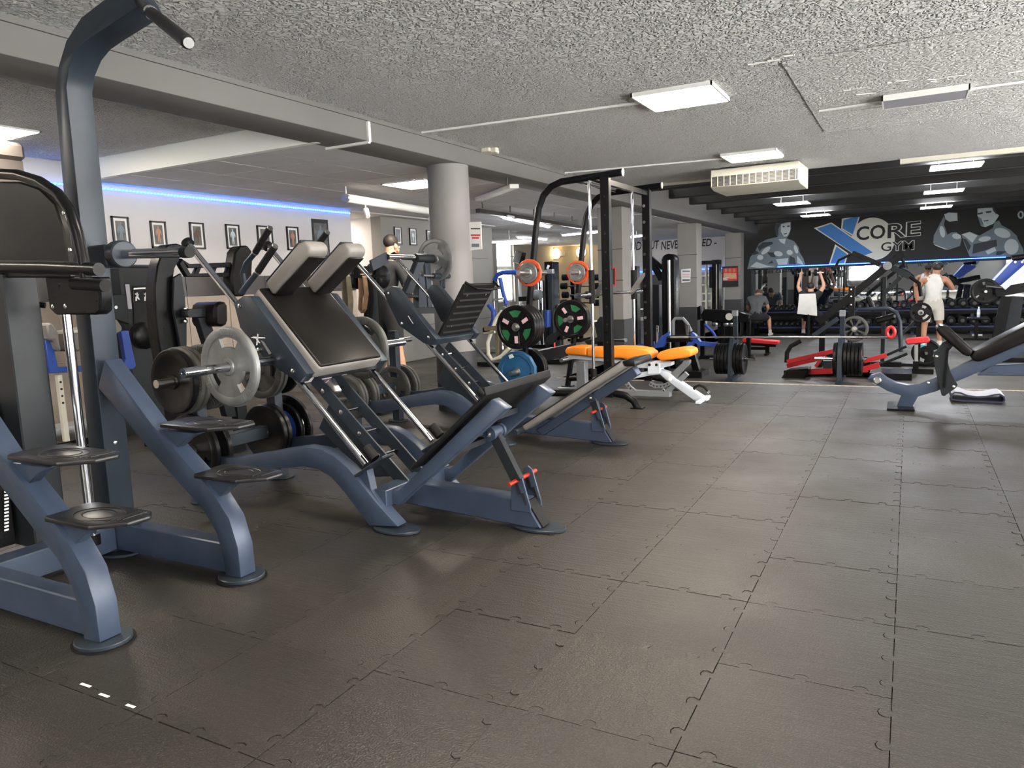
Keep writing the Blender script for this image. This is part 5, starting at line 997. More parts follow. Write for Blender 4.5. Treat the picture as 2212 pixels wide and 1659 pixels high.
# ================================================================ lettering
def text_mesh(s, name, m, parent, corner, u, v, width=None, height=.1, thick=.002, bold=0., shear=0.):
    """flat letters: corner = lower left, u = reading direction, v = up"""
    cu = bpy.data.curves.new(name, 'FONT'); cu.body = s; cu.size = 1; cu.offset = bold; cu.extrude = 0; cu.shear = shear; cu.resolution_u = 3
    ob = bpy.data.objects.new(name, cu); COL.objects.link(ob)
    me = bpy.data.meshes.new_from_object(ob.evaluated_get(bpy.context.evaluated_depsgraph_get())); bpy.data.objects.remove(ob); me.name = name
    xs = [w.co.x for w in me.vertices]; ys = [w.co.y for w in me.vertices]; x0, x1, y0, y1 = min(xs), max(xs), min(ys), max(ys)
    sy = height/(y1-y0); sx_ = (width/(x1-x0)) if width else sy; u, v = V(u).normalized(), V(v).normalized(); o0 = origin(parent)
    for w in me.vertices: w.co = V(corner) + u*((w.co.x-x0)*sx_) + v*((w.co.y-y0)*sy) - o0
    me.materials.append(MT[m]); o = bpy.data.objects.new(name, me); COL.objects.link(o); o.parent = parent; return o
def wall_text(s, nm, m, parent, Y, bl, br, hpx, bold=0., shear=0.):
    a, b = PY(*bl, Y), PY(*br, Y); c = PY(bl[0], bl[1]-hpx, Y); return text_mesh(s, nm, m, parent, a, b-a, Z_, (b-a).length, (c-a).length, bold=bold, shear=shear)
def wpoly(nm, m, parent, pts, Y, k=0): return G().prism([PY(x, y, Y-.003*k) for x, y in pts], (0, .0025, 0)).build(nm, m, parent)
def zz7(pts): return [(1600+x*.13562, 430+y*.13562) for x, y in pts]
def zz8(pts): return [(1900+x*.14105, 430+y*.14105) for x, y in pts]
def oval(cx, cy, rx, ry, rot=0, n=18): return [(cx + rx*math.cos(a)*math.cos(rot) - ry*math.sin(a)*math.sin(rot), cy + rx*math.cos(a)*math.sin(rot) + ry*math.sin(a)*math.cos(rot)) for a in [2*PI*i/n for i in range(n)]]
YM = YB - .004
# logo
wpoly('logo_disc', 'mural_cream', wm, [(1886+47*math.cos(2*PI*i/40), 516+46*math.sin(2*PI*i/40)) for i in range(40)], YM, 0)
for out, inn in (([(1165,462),(1445,372),(2150,858),(1975,925),(1790,870)], [(1215,472),(1440,392),(2105,850),(1985,892),(1790,862)]), ([(1612,312),(1905,252),(1800,600),(1600,475)], [(1640,335),(1880,268),(1785,565),(1620,465)]), ([(1505,720),(1715,865),(1665,1030),(1405,1040)], [(1525,755),(1690,875),(1645,1020),(1430,1025)])):
    wpoly('logo_stroke_edge', 'mural_cream', wm, zz7(out), YM, 1); wpoly('logo_stroke', 'mural_blue', wm, zz7(inn), YM, 2)
wall_text('CO', 'logo_lettering', 'mural_black', wm, YM-.012, (1850,520), (1912,515), 30, bold=.02)
for s, bl, br, h in (('RE', (1917,515), (1988,508), 30), ('GYM', (1903,543), (1974,539), 19)):
    wall_text(s, 'logo_lettering_edge', 'mural_cream', wm, YM-.010, (bl[0]-1, bl[1]+1), (br[0]+1, br[1]+1), h+2, bold=.045); wall_text(s, 'logo_lettering', 'mural_black', wm, YM-.014, bl, br, h, bold=.008)
# painted men
mm = [('mural_mid', [(105,1115),(150,930),(230,830),(290,710),(420,640),(600,600),(720,620),(850,670),(920,760),(940,850),(1000,950),(1030,1050),(560,1100)]),
 ('mural_mid', [(560,470),(580,400),(640,365),(800,345),(800,480),(770,570),(720,640),(620,630),(560,560)]), ('mural_light', [(640,400),(790,370),(790,500),(740,590),(690,600),(640,520)]), ('mural_dark', [(540,470),(560,380),(660,350),(790,340),(640,400),(600,480),(600,590),(560,560)]),
 ('mural_dark', [(670,430),(700,425),(700,445),(670,450)]), ('mural_dark', [(740,425),(780,420),(780,440),(740,445)]), ('mural_dark', [(680,550),(740,540),(735,556),(685,566)]),
 ('mural_light', [(600,640),(720,630),(700,720),(640,690)]), ('mural_light', oval(600,870,70,40,.2)), ('mural_light', oval(780,850,50,40,.2)), ('mural_light', oval(400,820,90,36,-.7)), ('mural_light', oval(880,800,30,70,-.3)), ('mural_light', oval(310,930,50,40)), ('mural_light', [(150,1080),(250,1000),(420,1060),(560,1070),(300,1100)]), ('mural_light', [(560,960),(760,940),(740,1040),(600,1050)]), ('mural_light', [(900,900),(980,1000),(1000,1050),(900,1020)]),
 ('mural_dark', [(270,760),(350,690),(500,680),(520,710),(340,790),(300,830)]), ('mural_dark', [(420,850),(520,850),(560,930),(480,920)]), ('mural_dark', [(780,900),(860,940),(880,1040),(770,1040)]), ('mural_dark', [(170,880),(240,820),(300,860),(220,890)]), ('mural_dark', [(430,1030),(500,980),(520,1020)])]
for i, (m_, pts) in enumerate(mm): wpoly('painted_man_shape', m_, wm, zz7(pts), YM, 1 + i*.25)
mm = [('mural_mid', [(985,260),(830,560),(820,670),(870,720),(1060,775),(1230,720),(1260,600),(1180,505),(1100,510),(1040,545),(985,390),(1005,310)]), ('mural_light', [(990,235),(1060,205),(1190,212),(1195,330),(1070,348),(1010,310)]), ('mural_light', oval(1180,570,70,42,.2)), ('mural_light', oval(960,500,40,90,-.2)), ('mural_light', [(830,690),(1060,775),(1000,770),(860,715)]),
 ('mural_mid', [(1250,540),(1380,500),(1530,560),(1740,440),(1760,350),(1830,330),(1870,400),(2000,470),(2100,560),(2130,640),(2200,760),(2212,880),(1900,890),(1380,880),(1300,690),(1270,600)]), ('mural_light', [(1260,540),(1380,505),(1500,560),(1420,670),(1330,590)]), ('mural_light', oval(1610,610,95,38,-.15)), ('mural_light', oval(1880,520,130,70,.3)), ('mural_light', oval(2020,730,110,120)), ('mural_light', [(1620,800),(1760,730),(1790,790),(1660,850)]),
 ('mural_dark', [(1440,690),(1790,620),(1800,720),(1600,790),(1420,840)]), ('mural_dark', [(1800,800),(1950,800),(1850,860),(1780,860)]), ('mural_dark', [(1270,600),(1330,620),(1400,720),(1360,800)]),
 ('mural_light', [(1500,110),(1730,100),(1785,220),(1830,250),(1800,300),(1740,380),(1620,430),(1550,410),(1500,260)]), ('mural_mid', [(1500,260),(1560,300),(1600,410),(1550,410)]), ('mural_dark', [(1480,120),(1500,105),(1740,95),(1790,200),(1790,240),(1740,180),(1720,120)]), ('mural_dark', [(1500,215),(1580,200),(1580,225),(1510,240)]), ('mural_dark', [(1620,190),(1715,180),(1710,205),(1640,215)]), ('mural_dark', [(1590,330),(1670,318),(1665,335),(1600,345)])]
for i, (m_, pts) in enumerate(mm): wpoly('painted_man_shape', m_, wm, zz8(pts), YM, 1 + i*.25)
G().tube([PY(2205+5*math.cos(a), 464+7*math.sin(a), YM) for a in [2*PI*i/16 for i in range(16)]], .02, 6, closed=True).build('painted_ring', 'mural_light', wm)
YT_ = YB - .016
for s, bl, br, h in (('Si tu es capable d', (1629,596), (1731,590), 14), ('soul', (1758,590), (1792,588), 12), ('poids', (1836,583), (1866,581), 12), ('e', (1951,577), (1959,577), 9), ('le', (1984,576), (1994,575), 11), ('changer', (2004,575), (2064,570), 12)): wall_text(s, 'mirror_lettering', 'mural_black', wm, YT_, bl, br, h, bold=.01)
# graffiti on the white part
for s, bl, br, h in (('PROUD', (1330,544), (1386,540), 18), ('BUT', (1396,540), (1424,537), 18), ('NEVER', (1428,540), (1474,536), 18), ('SATISFIED -', (1462,535), (1548,531), 16)): wall_text(s, 'graffiti_lettering', 'mural_black', wb, YB-.008, bl, br, h, bold=.012, shear=.15)
a, b = PY(1421, 505, YB-.05), PY(1460, 489, YB-.05); v_ = thing('air_vent', 'cream air unit with dark grille high on the lettered wall', 'vent', a); G().bb((a.x, YB-.25, a.z-.02), (b.x+.4, YB-.01, b.z+.08)).build('casing', 'plastic_cream', v_, bevel=.01); G().bb((a.x+.02, YB-.256, a.z+.0), (b.x+.36, YB-.25, b.z-.03)).build('grille', 'vent_dark', v_)
# ================================================================ framed pictures
def picture(X, x0, y0, x1, y1, label, kind, frame_=True):
    a, b = PX(x0, y0, X), PX(x1, y1, X); ya, yb, zt, zb = a.y, b.y, a.z, b.z
    zt2, zb2 = PX((x0+x1)/2, (y0+y0)/2, X).z, PX((x0+x1)/2, y1, X).z; zt, zb = zt2, zb2
    t = thing('framed_picture' if frame_ else 'poster', label, 'picture', (X, (ya+yb)/2, zb)); w = .018 if frame_ else 0
    if frame_:
        for p0, p1 in (((ya,zb),(yb,zb+w)), ((ya,zt-w),(yb,zt)), ((ya,zb),(ya+w,zt)), ((yb-w,zb),(yb,zt))): G().bb((X, p0[0], p0[1]), (X+.02, p1[0], p1[1])).build('frame_bar', 'picture_black', t)
        G().bb((X, ya+.01, zb+.01), (X+.008, yb-.01, zt-.01)).build('mount', 'picture_mat', t)
    else: G().bb((X, ya, zb), (X+.008, yb, zt)).build('sheet', 'picture_black', t)
    yc, hw, hh = (ya+yb)/2, (yb-ya)*(.28 if frame_ else .4), (zt-zb)*(.36 if frame_ else .4); zc = (zt+zb)/2
    G().bb((X+.008, yc-hw, zc-hh), (X+.0095, yc+hw, zc+hh)).build('print', 'picture_print', t)
    s = hh*.9; xx = X+.0097; fm = kind
    def Q(pts): return [V((xx, yc+p*s*.55, zc+q*s)) for p, q in pts]
    for pts in ([(-.5,.55),(-.2,.66),(.2,.66),(.5,.55),(.34,.05),(.26,-.1),(-.26,-.1),(-.34,.05)], [(-.24,-.1),(0,-.1),(-.04,-.5),(-.1,-.95),(-.26,-.95),(-.3,-.5)], [(0,-.1),(.24,-.1),(.3,-.5),(.26,-.95),(.1,-.95),(.04,-.5)], [(-.5,.55),(-.36,.3),(-.5,.02),(-.42,-.14),(-.7,-.02),(-.72,.25)], [(.5,.55),(.36,.3),(.5,.02),(.42,-.14),(.7,-.02),(.72,.25)], [(-.12,.66),(.12,.66),(.15,.82),(.1,.95),(-.1,.95),(-.15,.82)]):
        G().prism(Q(pts), (.001,0,0)).build('printed_figure', fm, t)
    return t
PL = XL + .002
for i, (bx_, lab, k) in enumerate((((238,468,282,535), 'framed print of a sepia flexing figure, first in the row by the tower', 'mural_mid'), ((322,478,361,536), 'framed print of a reddish posing figure, second in the picture row', 'skin_tan'), ((407,481,443,538), 'framed print of a slim dark toned figure, third in the picture row', 'hair_brown'), ((485,485,519,538), 'framed black and white print of a pale figure, fourth in the row', 'mural_light'), ((553,488,590,540), 'framed print half hidden by the hack squat handles, fifth in the row', 'mural_mid'), ((617,490,646,541), 'framed print of a brown figure turned sideways, sixth in the row', 'skin_tan'))): picture(PL, *bx_, lab, k)
picture(PL, 672, 474, 713, 560, 'large unframed dark poster at the end of the picture row', 'mural_mid', False)
for bx_, lab, k in (((850,490,868,528), 'first small framed print on the grey block wall by the stairs', 'mural_mid'), ((883,493,900,530), 'pale framed print in the middle of the grey block wall', 'mural_light'), ((920,497,936,531), 'small framed print on grey block wall partly behind the big plate', 'mural_dark')): picture(-7.595, *bx_, lab, k)
picture(XW+.002, 1043, 525, 1058, 575, 'tall black and red framed poster beside the bright window', 'mural_light')
# sheet on the column, flyers on the pillars
cs = thing('notice_sheet', 'pale notice sheet with red print on the round column', 'notice', PY(1026, 540, 6.1)); G().pY([(1013,480),(1039,479),(1041,538),(1016,541)], 6.1, 6.106).build('sheet', 'picture_mat', cs); G().cyl(PY(1026, 510, 6.107), PY(1026, 510, 6.16), .01, 8).build('mount_peg', 'plastic_white', cs)
for y, h, w, m_ in ((494,3,20,'mural_dark'), (508,3.5,20,'print_red'), (514,3.5,15,'print_red'), (530,7,16,'mural_mid')): G().pY([(1027-w/2,y-h/2),(1027+w/2,y-h/2),(1027+w/2,y+h/2),(1027-w/2,y+h/2)], 6.098, 6.0995).build('print_line', m_, cs)
fl = thing('flyer', 'small pale flyer with pink lines on the square pillar', 'flyer', PY(1482, 610, 16.19)); G().pY([(1471,582),(1492,580),(1491,609),(1472,611)], 16.185, 16.192).build('sheet', 'picture_mat', fl)
for y, m_ in ((586,'mural_mid'), (593,'pink_print'), (598,'pink_print'), (605,'mural_dark')): G().pY([(1474,y-1.5),(1490,y-1.5),(1490,y+1.5),(1474,y+1.5)], 16.18, 16.184).build('print_line', m_, fl)
po = thing('poster', 'red and black event poster on the rear wall pillar', 'poster', PY(1577, 620, 20.93)); G().pY([(1560,576),(1594,574),(1595,619),(1560,621)], 20.93, 20.936).build('sheet', 'picture_black', po); G().pY([(1562,580),(1593,578),(1593,606),(1562,607)], 20.926, 20.929).build('print', 'print_red', po); wall_text('FIRST', 'poster_lettering', 'print_white', po, 20.92, (1562,606), (1574,605), 6, bold=.03)
for x in (1568, 1577, 1586): G().pY(oval(x, 584, 3, 4), 20.921, 20.924).build('printed_head', 'skin_tan', po); G().pY([(x-5,602),(x-4,590),(x+4,590),(x+5,602)], 20.921, 20.924).build('printed_body', 'skin_tone', po)
rf_ = thing('wall_frame', 'narrow red and black framed board on the first square pillar', 'picture', PX(1326, 618, -4.53)); G().pY([(1321,578),(1329,577),(1329,617),(1322,618)], 11.43, 11.455).build('board', 'print_red', rf_); G().pY([(1322.5,581),(1327.5,580),(1327.5,614),(1323,615)], 11.42, 11.43).build('print', 'picture_black', rf_)
# ================================================================ light fittings of the left ceiling and rear room
def spot_track(a, b, z, label, n=2):
    p, q = PZ(*a, z), PZ(*b, z); t = thing('spot_track', label, 'light fitting', p); G().cyl(p, q, .05, 14).build('tube_housing', 'plastic_white', t); G().cyl(p+(p-q).normalized()*.03, p, .05, 14, ).build('end_cap', 'chrome_dull', t)
    for f in (.18, .93): c = p+(q-p)*f; G().cyl(c-V((0,0,.04)), c-V((0,0,.1)), .008, 6).build('spot_stem', 'plastic_white', t); G().cyl(c-V((0,0,.1)), c-V((-.06,.04,.19)), .035, 12, .028).build('spot_head', 'plastic_white', t)
    G().cyl(p+V((0,0,.05)), V((p.x, p.y, DC)), .008, 6).build('hanger', 'plastic_white', t); G().cyl(q+V((0,0,.05)), V((q.x, q.y, DC)), .008, 6).build('hanger', 'plastic_white', t)
spot_track((748, 428), (940, 458), 2.3, 'long white tube fitting with two spot heads under the tile ceiling')
p, q = PZ(1111, 402, DC-.03), PZ(1035, 430, DC-.03); solo(G().bar(p, q, .12, .05), 'tube_light', 'plastic_white', 'unlit pale fluorescent batten beside the round column', 'light fitting', p, bevel=.006)
def batten(a, b, z, label):
    p, q = PZ(*a, z), PZ(*b, z); t = thing('tube_light', label, 'light fitting', p, 'lit tube lights in the rear left room'); G().bar(p+V((0,0,.025)), q+V((0,0,.025)), .16, .03).build('tray', 'plastic_white', t); G().cyl(p, q, .022, 10).build('tube', 'lamp_cool', t); G().cyl((p+q)/2+V((0,0,.03)), V(((p.x+q.x)/2, (p.y+q.y)/2, DC)), .006, 6).build('hanger', 'chrome_dull', t)
batten((1088,470), (1186,490), 2.36, 'lit tube light below the dark cornice of the rear room'); batten((1120,513), (1180,517), 2.3, 'lit tube light above the bright window'); batten((1215,508), (1290,501), 2.3, 'lit tube light over the cream wall'); batten((1362,512), (1388,509), 2.3, 'short lit tube light over the graffiti wall'); batten((1050,524), (1150,519), 2.2, 'long lit tube light across the window wall')
struct(G().bar(PZ(1032, 455, DC-.03), PZ(1295, 498, DC-.03), .07, .06).build('trim_7', 'tile_dark'))
for x, y in ((1095,383),(1102,445),(1153,452),(1197,459),(1235,467),(1042,436),(1265,474)): p = PZ(x, y, DC); G().cyl(p, p-V((0,0,.09)), .012, 6).build('ceiling_hook', 'vent_dark', sc if p.y < 13.2 else cr)
for x, y, l in ((1201, 548, 'round glowing wall lamp on the cream wall above the cable tower'), (1255, 545, 'round glowing wall lamp on the cream wall beside the smith tube')):
    c = PY(x, y, YB-.02); t = thing('wall_lamp', l, 'lamp', c); G().lathe(c, -Y_, [(.15,0),(.16,.02),(.13,.05),(.05,.07)], 20).build('globe', 'lamp_round', t); G().lathe(c+V((0,.018,0)), -Y_, [(.18,0),(.18,.02),(.16,.022)], 20).build('rim', 'plastic_cream', t)
c = PX(1122, 556, XW+.25); t = thing('loudspeaker', 'dark loudspeaker tilted on the wall right of the bright window', 'speaker', c); G().box(c, (.24, .26, .34), Matrix.Rotation(.35, 3, 'Y')).build('cabinet', 'steel_black', t, bevel=.01); G().bar(c, c-V((.3,0,-.05)), .03, .03).build('bracket', 'steel_black', t); G().lathe(c+V((.11,-.02,-.05)), V((.9,-.3,-.35)), [(.09,0),(.09,.02),(.03,.005)], 16).build('cone', 'rubber_black', t)
c = V((-10.1, YB-.025, 2.2)); solo(G().box(c, (.3, .05, .14)), 'exit_sign', 'plastic_white', 'small pale exit sign in the corner of the cream wall', 'sign', c, bevel=.005)
# ================================================================ weight belts, straps and cloth hung behind the hack squat
bs = thing('belt_stand', 'dark post with round heads holding leather lifting belts behind the hack squat', 'rack', (-4.35, 4.75, 0)); XS = -4.85
def xpoly(t, nm, m, X, pts, w, bev=.004): return G().prism([PX(x, y, X+w/2) for x, y in pts], (-w, 0, 0)).build(nm, m, t, bevel=bev)
p = PX(800, 640, XS); bs.location = (XS, p.y, 0); G().bb((XS-.05, p.y-.05, 0), (XS+.05, p.y+.05, PX(800,575,XS).z)).build('post', 'steel_charcoal', bs); G().bb((XS-.25, p.y-.25, 0), (XS+.25, p.y+.25, .03)).build('base', 'steel_charcoal', bs)
for x, y in ((770,598),(824,598)): c = PX(x, y, XS+.06); G().lathe(c-V((.03,0,0)), X_, [(.1,0),(.12,.01),(.12,.05),(.1,.06)], 24).build('hook_disc', 'steel_black', bs)
G().bar(PX(730,597,XS+.15), PX(832,597,XS+.15), .03, .03).build('hook_bar', 'steel_black', bs); G().bar(PX(800,590,XS), PX(800,597,XS+.15), .03, .03).build('hook_stem', 'steel_black', bs)
def belt(x, y0, y1, wpx, m, label, dx=0):
    a, b = PX(x, y0, XS+.12), PX(x+dx, y1, XS+.12); w = (PX(x+wpx, y0, XS+.12)-a).length; d = b-a; s = Y_; g = G()
    for off in (0, .055): g.sweep([a+V((off,0,0)), a+d*.5+V((off*1.25+.01,0,0)), b+V((off,0,0)), b+V((off+.0,0,-.0))][:3], [(-.005,-w/2),(.005,-w/2),(.005,w/2),(-.005,w/2)], side=X_)
    g.sweep([b+V((0,0,.002)), b+V((.03,0,-.03)), b+V((.055,0,.002))], [(-w/2,-.005),(w/2,-.005),(w/2,.005),(-w/2,.005)], side=Y_); g.sweep([a+V((0,0,-.002)), a+V((.03,0,.03)), a+V((.055,0,-.002))], [(-w/2,-.005),(w/2,-.005),(w/2,.005),(-w/2,.005)], side=Y_)
    return solo(g, 'lifting_belt', m, label, 'belt', a)
mat('leather_tan', (.3, .17, .09), .6, var=.3, vs=12); mat('leather_olive', (.13, .11, .07), .6, var=.3, vs=12)
belt(742, 598, 705, 10, 'leather_olive', 'worn olive leather lifting belt hanging nearest the hack squat pad', 4); belt(778, 600, 668, 8, 'leather_tan', 'tan leather lifting belt hanging beside the post'); belt(790, 604, 690, 7, 'leather_black', 'black lifting belt hanging on the belt stand')
p = PX(786, 696, XS+.15); g = G(); rows = [(696,786,4),(712,788,10),(730,793,12),(745,795,10),(760,794,8)]
L_ = []; 
for y, x, w in rows: L_.append([PX(x-w+2*w*u, y + (3 if u in (0,1) else 0), XS+.15+.02*math.sin(6*u+y)) for u in (0,.25,.5,.75,1)])
vs = [p for r in L_ for p in r]; n0 = len(vs); vs += [p-V((.008,0,0)) for p in vs]; fs = [(i*5+k, i*5+k+1, i*5+k+6, i*5+k+5) for i in range(4) for k in range(4)]; fs += [tuple(n0+q for q in f[::-1]) for f in fs] + [(i*5, i*5+5, n0+i*5+5, n0+i*5) for i in range(4)] + [(i*5+4, n0+i*5+4, n0+i*5+9, i*5+9) for i in range(4)] + [(20+k, 21+k, n0+21+k, n0+20+k) for k in range(4)] + [(k, n0+k, n0+k+1, k+1) for k in range(4)]
solo(g.add(vs, fs), 'cloth', 'cloth_sky', 'bright blue cloth hanging from the belt stand', 'cloth', p)
# ================================================================ machines along the left wall
XA = -5.3; am = thing('arched_row_machine', 'black arched lever machine with openwork bar and padded chest support', 'gym machine', (XA, PX(370, 700, XA).y, 0))
zf = lambda x, X: 0
def fl_(x, X): d = ray(x, 700); y_ = PX(x, 700, X).y; return V((X, y_, 0))
xpoly(am, 'arched_column', 'steel_black', XA, [(354,800),(343,740),(336,680),(334,620),(340,575),(350,545),(363,528),(382,526),(405,533),(408,546),(390,556),(378,580),(373,620),(375,668),(385,720),(398,800)], .12, .01)
xpoly(am, 'side_cover', 'steel_charcoal', XA+.1, [(376,600),(392,590),(400,640),(404,700),(404,800),(398,800),(385,720),(375,668)], .03)
a = fl_(376, XA); G().bb((XA-.07, a.y-.12, 0), (XA+.07, a.y+.1, PX(376, 790, XA).z)).build('column_foot', 'steel_black', am); G().bb((XA-.4, a.y-.1, 0), (XA+.6, a.y+.1, .06)).build('base_beam', 'steel_black', am)
xpoly(am, 'bar_rail', 'steel_black', XA, [(392,558),(410,570),(515,566),(540,545),(545,556),(520,577),(408,579)], .05); xpoly(am, 'bar_rail', 'steel_black', XA, [(395,560),(412,591),(515,588),(520,577),(524,590),(516,598),(405,598),(388,570)], .05)
for x in (428, 462, 496): xpoly(am, 'bar_web', 'steel_black', XA, [(x,574),(x+9,574),(x+2,592),(x-9,592)], .04)
xpoly(am, 'end_pad', 'leather_black', XA, [(500,600),(508,545),(518,531),(536,530),(548,545),(545,600),(530,640),(505,640)], .12, .015)
for x, y in ((398,668),(398,694)): G().lathe(PX(x, y, XA+.14), X_, [(.018,0),(.018,.02),(.008,.026)], 10).build('bolt', 'bolt_metal', am)
ts = am; X2 = XA+.2
xpoly(ts, 'arm', 'steel_charcoal', X2, [(405,671),(410,667),(468,666),(468,684),(410,686),(405,682)], .08); xpoly(ts, 'slanted_post', 'steel_charcoal', X2, [(428,686),(450,684),(480,760),(512,900),(490,900),(455,770)], .07); xpoly(ts, 'roller_pad', 'leather_black', X2+.0, [(464,662),(470,653),(484,650),(494,656),(495,696),(488,705),(474,706),(465,700)], .3, .03)
a = fl_(500, X2); G().bb((X2-.3, a.y-.06, 0), (X2+.3, a.y+.06, .06)).build('base_beam', 'steel_charcoal', ts); G().bb((X2-.04, a.y-.05, .05), (X2+.04, a.y+.05, PX(500, 880, X2).z)).build('base_post', 'steel_charcoal', ts)
XC = -6.7; cn = thing('weight_stack_machine', 'grey weight stack tower with white exercise pictograms on its panel', 'gym machine', (XC, PX(305, 700, XC).y, 0))
c0, c1 = PX(272, 700, XC).y, PX(343, 700, XC).y; zt = PX(305, 575, XC).z
G().bb((XC-.3, c0, 0), (XC, c1, zt)).build('tower', 'steel_charcoal', cn, bevel=.02); G().bb((XC-.28, c0+.02, zt), (XC-.02, c1-.02, zt+.015)).build('top_cover', 'steel_slate', cn)
xpoly(cn, 'panel', 'leather_black', XC+.008, [(288,618),(326,616),(328,700),(290,702)], .014); xpoly(cn, 'panel_strip', 'print_white', XC+.014, [(289,622),(322,620),(322,624),(289,626)], .006)
xpoly(cn, 'side_trim', 'plastic_grey', XC+.01, [(272,614),(280,614),(286,668),(278,668)], .015); xpoly(cn, 'side_trim', 'plastic_grey', XC+.01, [(326,617),(331,617),(333,650),(328,650)], .015)
for x in (296, 315):
    for pts in ([(x-1,632),(x+2,632),(x+3,641),(x-1,641)], [(x-4,634),(x+4,636),(x+4,638),(x-4,636)], [(x-1,641),(x+3,641),(x+6,647),(x+3,647)], [(x-3,641),(x,641),(x,650),(x-3,650)]): xpoly(cn, 'pictogram', 'print_white', XC+.018, pts, .003, 0)
c = PX(303, 725, XC+.15); G().lathe(c, X_, [(.12,0),(.13,.02),(.13,.08),(.1,.1)], 24).build('cam_disc', 'steel_black', cn); G().cyl(c-V((.15,0,0)), c, .03, 10).build('cam_axle', 'steel_black', cn)
XE = -6.35; le = thing('leg_curl_machine', 'royal blue framed seat machine with grey pads beside the weight stack tower', 'gym machine', (XE, PX(190, 800, XE).y, 0))
xpoly(le, 'blue_frame', 'steel_royal', XE, [(97,728),(110,726),(126,793),(268,784),(272,775),(262,716),(278,714),(294,790),(288,797),(120,806),(108,806)], .06); 
xpoly(le, 'arm_pad', 'leather_grey', XE, [(101,700),(112,696),(128,720),(134,760),(126,758),(118,735),(106,735)], .2, .015); xpoly(le, 'arm_pad', 'leather_grey', XE, [(228,704),(252,688),(266,708),(264,716),(246,726),(240,724)], .22, .015); xpoly(le, 'seat_pad', 'leather_grey', XE-.02, [(152,716),(226,702),(256,742),(254,752),(160,760)], .3, .02)
xpoly(le, 'back_plate', 'steel_charcoal', XE-.15, [(214,640),(272,636),(280,700),(250,690),(226,690),(218,678)], .05); 
for x in (232, 248): G().lathe(PX(x, 664, XE-.12), X_, [(.016,0),(.016,.02)], 8).build('bolt', 'bolt_metal', le)
a = PX(126, 810, XE); G().bb((XE-.02, a.y-.02, .04), (XE+.02, a.y+.02, a.z)).build('adjust_post', 'plastic_cream', le)
for k in range(4): G().lathe((XE+.02, a.y, a.z-.06-.06*k), X_, [(.01,0),(.01,.002)], 8).build('post_hole', 'picture_black', le)
b = PX(270, 800, XE); G().bb((XE-.04, a.y-.15, 0), (XE+.04, b.y, .06)).build('floor_beam', 'steel_black', le); G().bb((XE-.35, a.y-.1, 0), (XE+.35, a.y, .05)).build('floor_beam', 'steel_black', le); G().bb((XE-.05, b.y-.1, 0), (XE+.05, b.y, b.z)).build('rear_post', 'steel_charcoal', le)
rd = PX(215, 880, XL+.05); rad = thing('radiator', 'pale ribbed radiator on the wall behind the blue framed machine', 'radiator', (XL, rd.y, .15))
for k in range(9): y_ = PX(222, 720, XL).y + .07*k - .1; G().bb((XL+.016, y_, .2), (XL+.05, y_+.055, .95)).build('rib', 'plastic_cream', rad, bevel=.006)
g0 = PX(0, 330, -6.6); wc = thing('wall_cabinet', 'dark brown boxy column cover beyond the tower shroud', 'cabinet', (-6.9, g0.y, 0)); a, b = PX(-60, 330, -6.6), PX(52, 330, -6.6); G().bb((-6.95, a.y, 0), (-6.6, b.y-.02, PX(20, 345, -6.6).z)).build('body', 'tile_dark', wc); G().bb((-6.98, a.y, PX(20, 345, -6.6).z), (-6.57, b.y, PX(20, 306, -6.6).z)).build('cornice', 'tile_dark', wc, bevel=.03)
# ================================================================ machines in the rear left and middle
ct = thing('cable_station', 'black and chrome cable station in front of the cream wall', 'gym machine', PX(1200, 760, -7.0)); Yc = 13.5; ct.location = (PY(1200, 700, Yc).x, Yc, 0)
def vpost(t, nm, m, Y, x0, x1, ytop, ybot=None, d=.12, z0=0.): a, b = PY(x0, 650, Y).x, PY(x1, 650, Y).x; return G().bb((a, Y, z0 if ybot is None else PY(x0, ybot, Y).z), (b, Y+d, PY((x0+x1)/2, ytop, Y).z)).build(nm, m, t, bevel=.006)
vpost(ct, 'stack_tower', 'steel_black', Yc, 1178, 1196, 565, d=.3); xw = vpost(ct, 'frame_post', 'chrome_dull', Yc-.4, 1116, 1122, 600); vpost(ct, 'frame_post', 'chrome', Yc-.4, 1160, 1164, 606); vpost(ct, 'frame_post', 'chrome', Yc-.4, 1170, 1172, 606); vpost(ct, 'frame_post', 'steel_slate', Yc-.2, 1184, 1194, 590)
pbar(ct, 'top_beam', 'chrome_dull', Yc-.4, (1112,592), (1196,586), .08); G().bb((PY(1110,700,Yc).x, Yc-.5, 0), (PY(1200,700,Yc).x, Yc+.3, .06)).build('base', 'steel_black', ct); vpost(ct, 'weight_stack', 'steel_slate', Yc-.3, 1163, 1175, 690, d=.2)
ppoly(ct, 'emblem', 'print_white', Yc-.004, [(1183,572),(1188,574),(1184,582),(1180,580)], .003, 0); ptube(ct, 'blue_roll', 'steel_royal', Yc-.45, [(1183,670),(1183,706)], .06); pbar(ct, 'pulley_arm', 'steel_black', Yc-.4, (1122,646), (1160,644), .09); G().cyl(PY(1156,637,Yc-.5), PY(1168,637,Yc-.5), .1, 14).build('pulley', 'steel_grey', ct)
bt_ = thing('blue_tube_machine', 'bright blue bent tube machine by the window of the rear room', 'gym machine', (PY(1080, 700, 12.4).x, 12.4, 0)); Yt = 12.4
ptube(bt_, 'bent_tube', 'steel_royal', Yt, [(1068,606),(1074,594),(1085,589),(1112,588),(1128,590)], .045, 12); ptube(bt_, 'bent_tube', 'steel_royal', Yt-.1, [(1080,600),(1086,630),(1094,658)], .04, 12); ptube(bt_, 'bent_tube', 'steel_royal', Yt-.1, [(1056,658),(1066,672),(1066,692),(1056,712)], .05, 12)
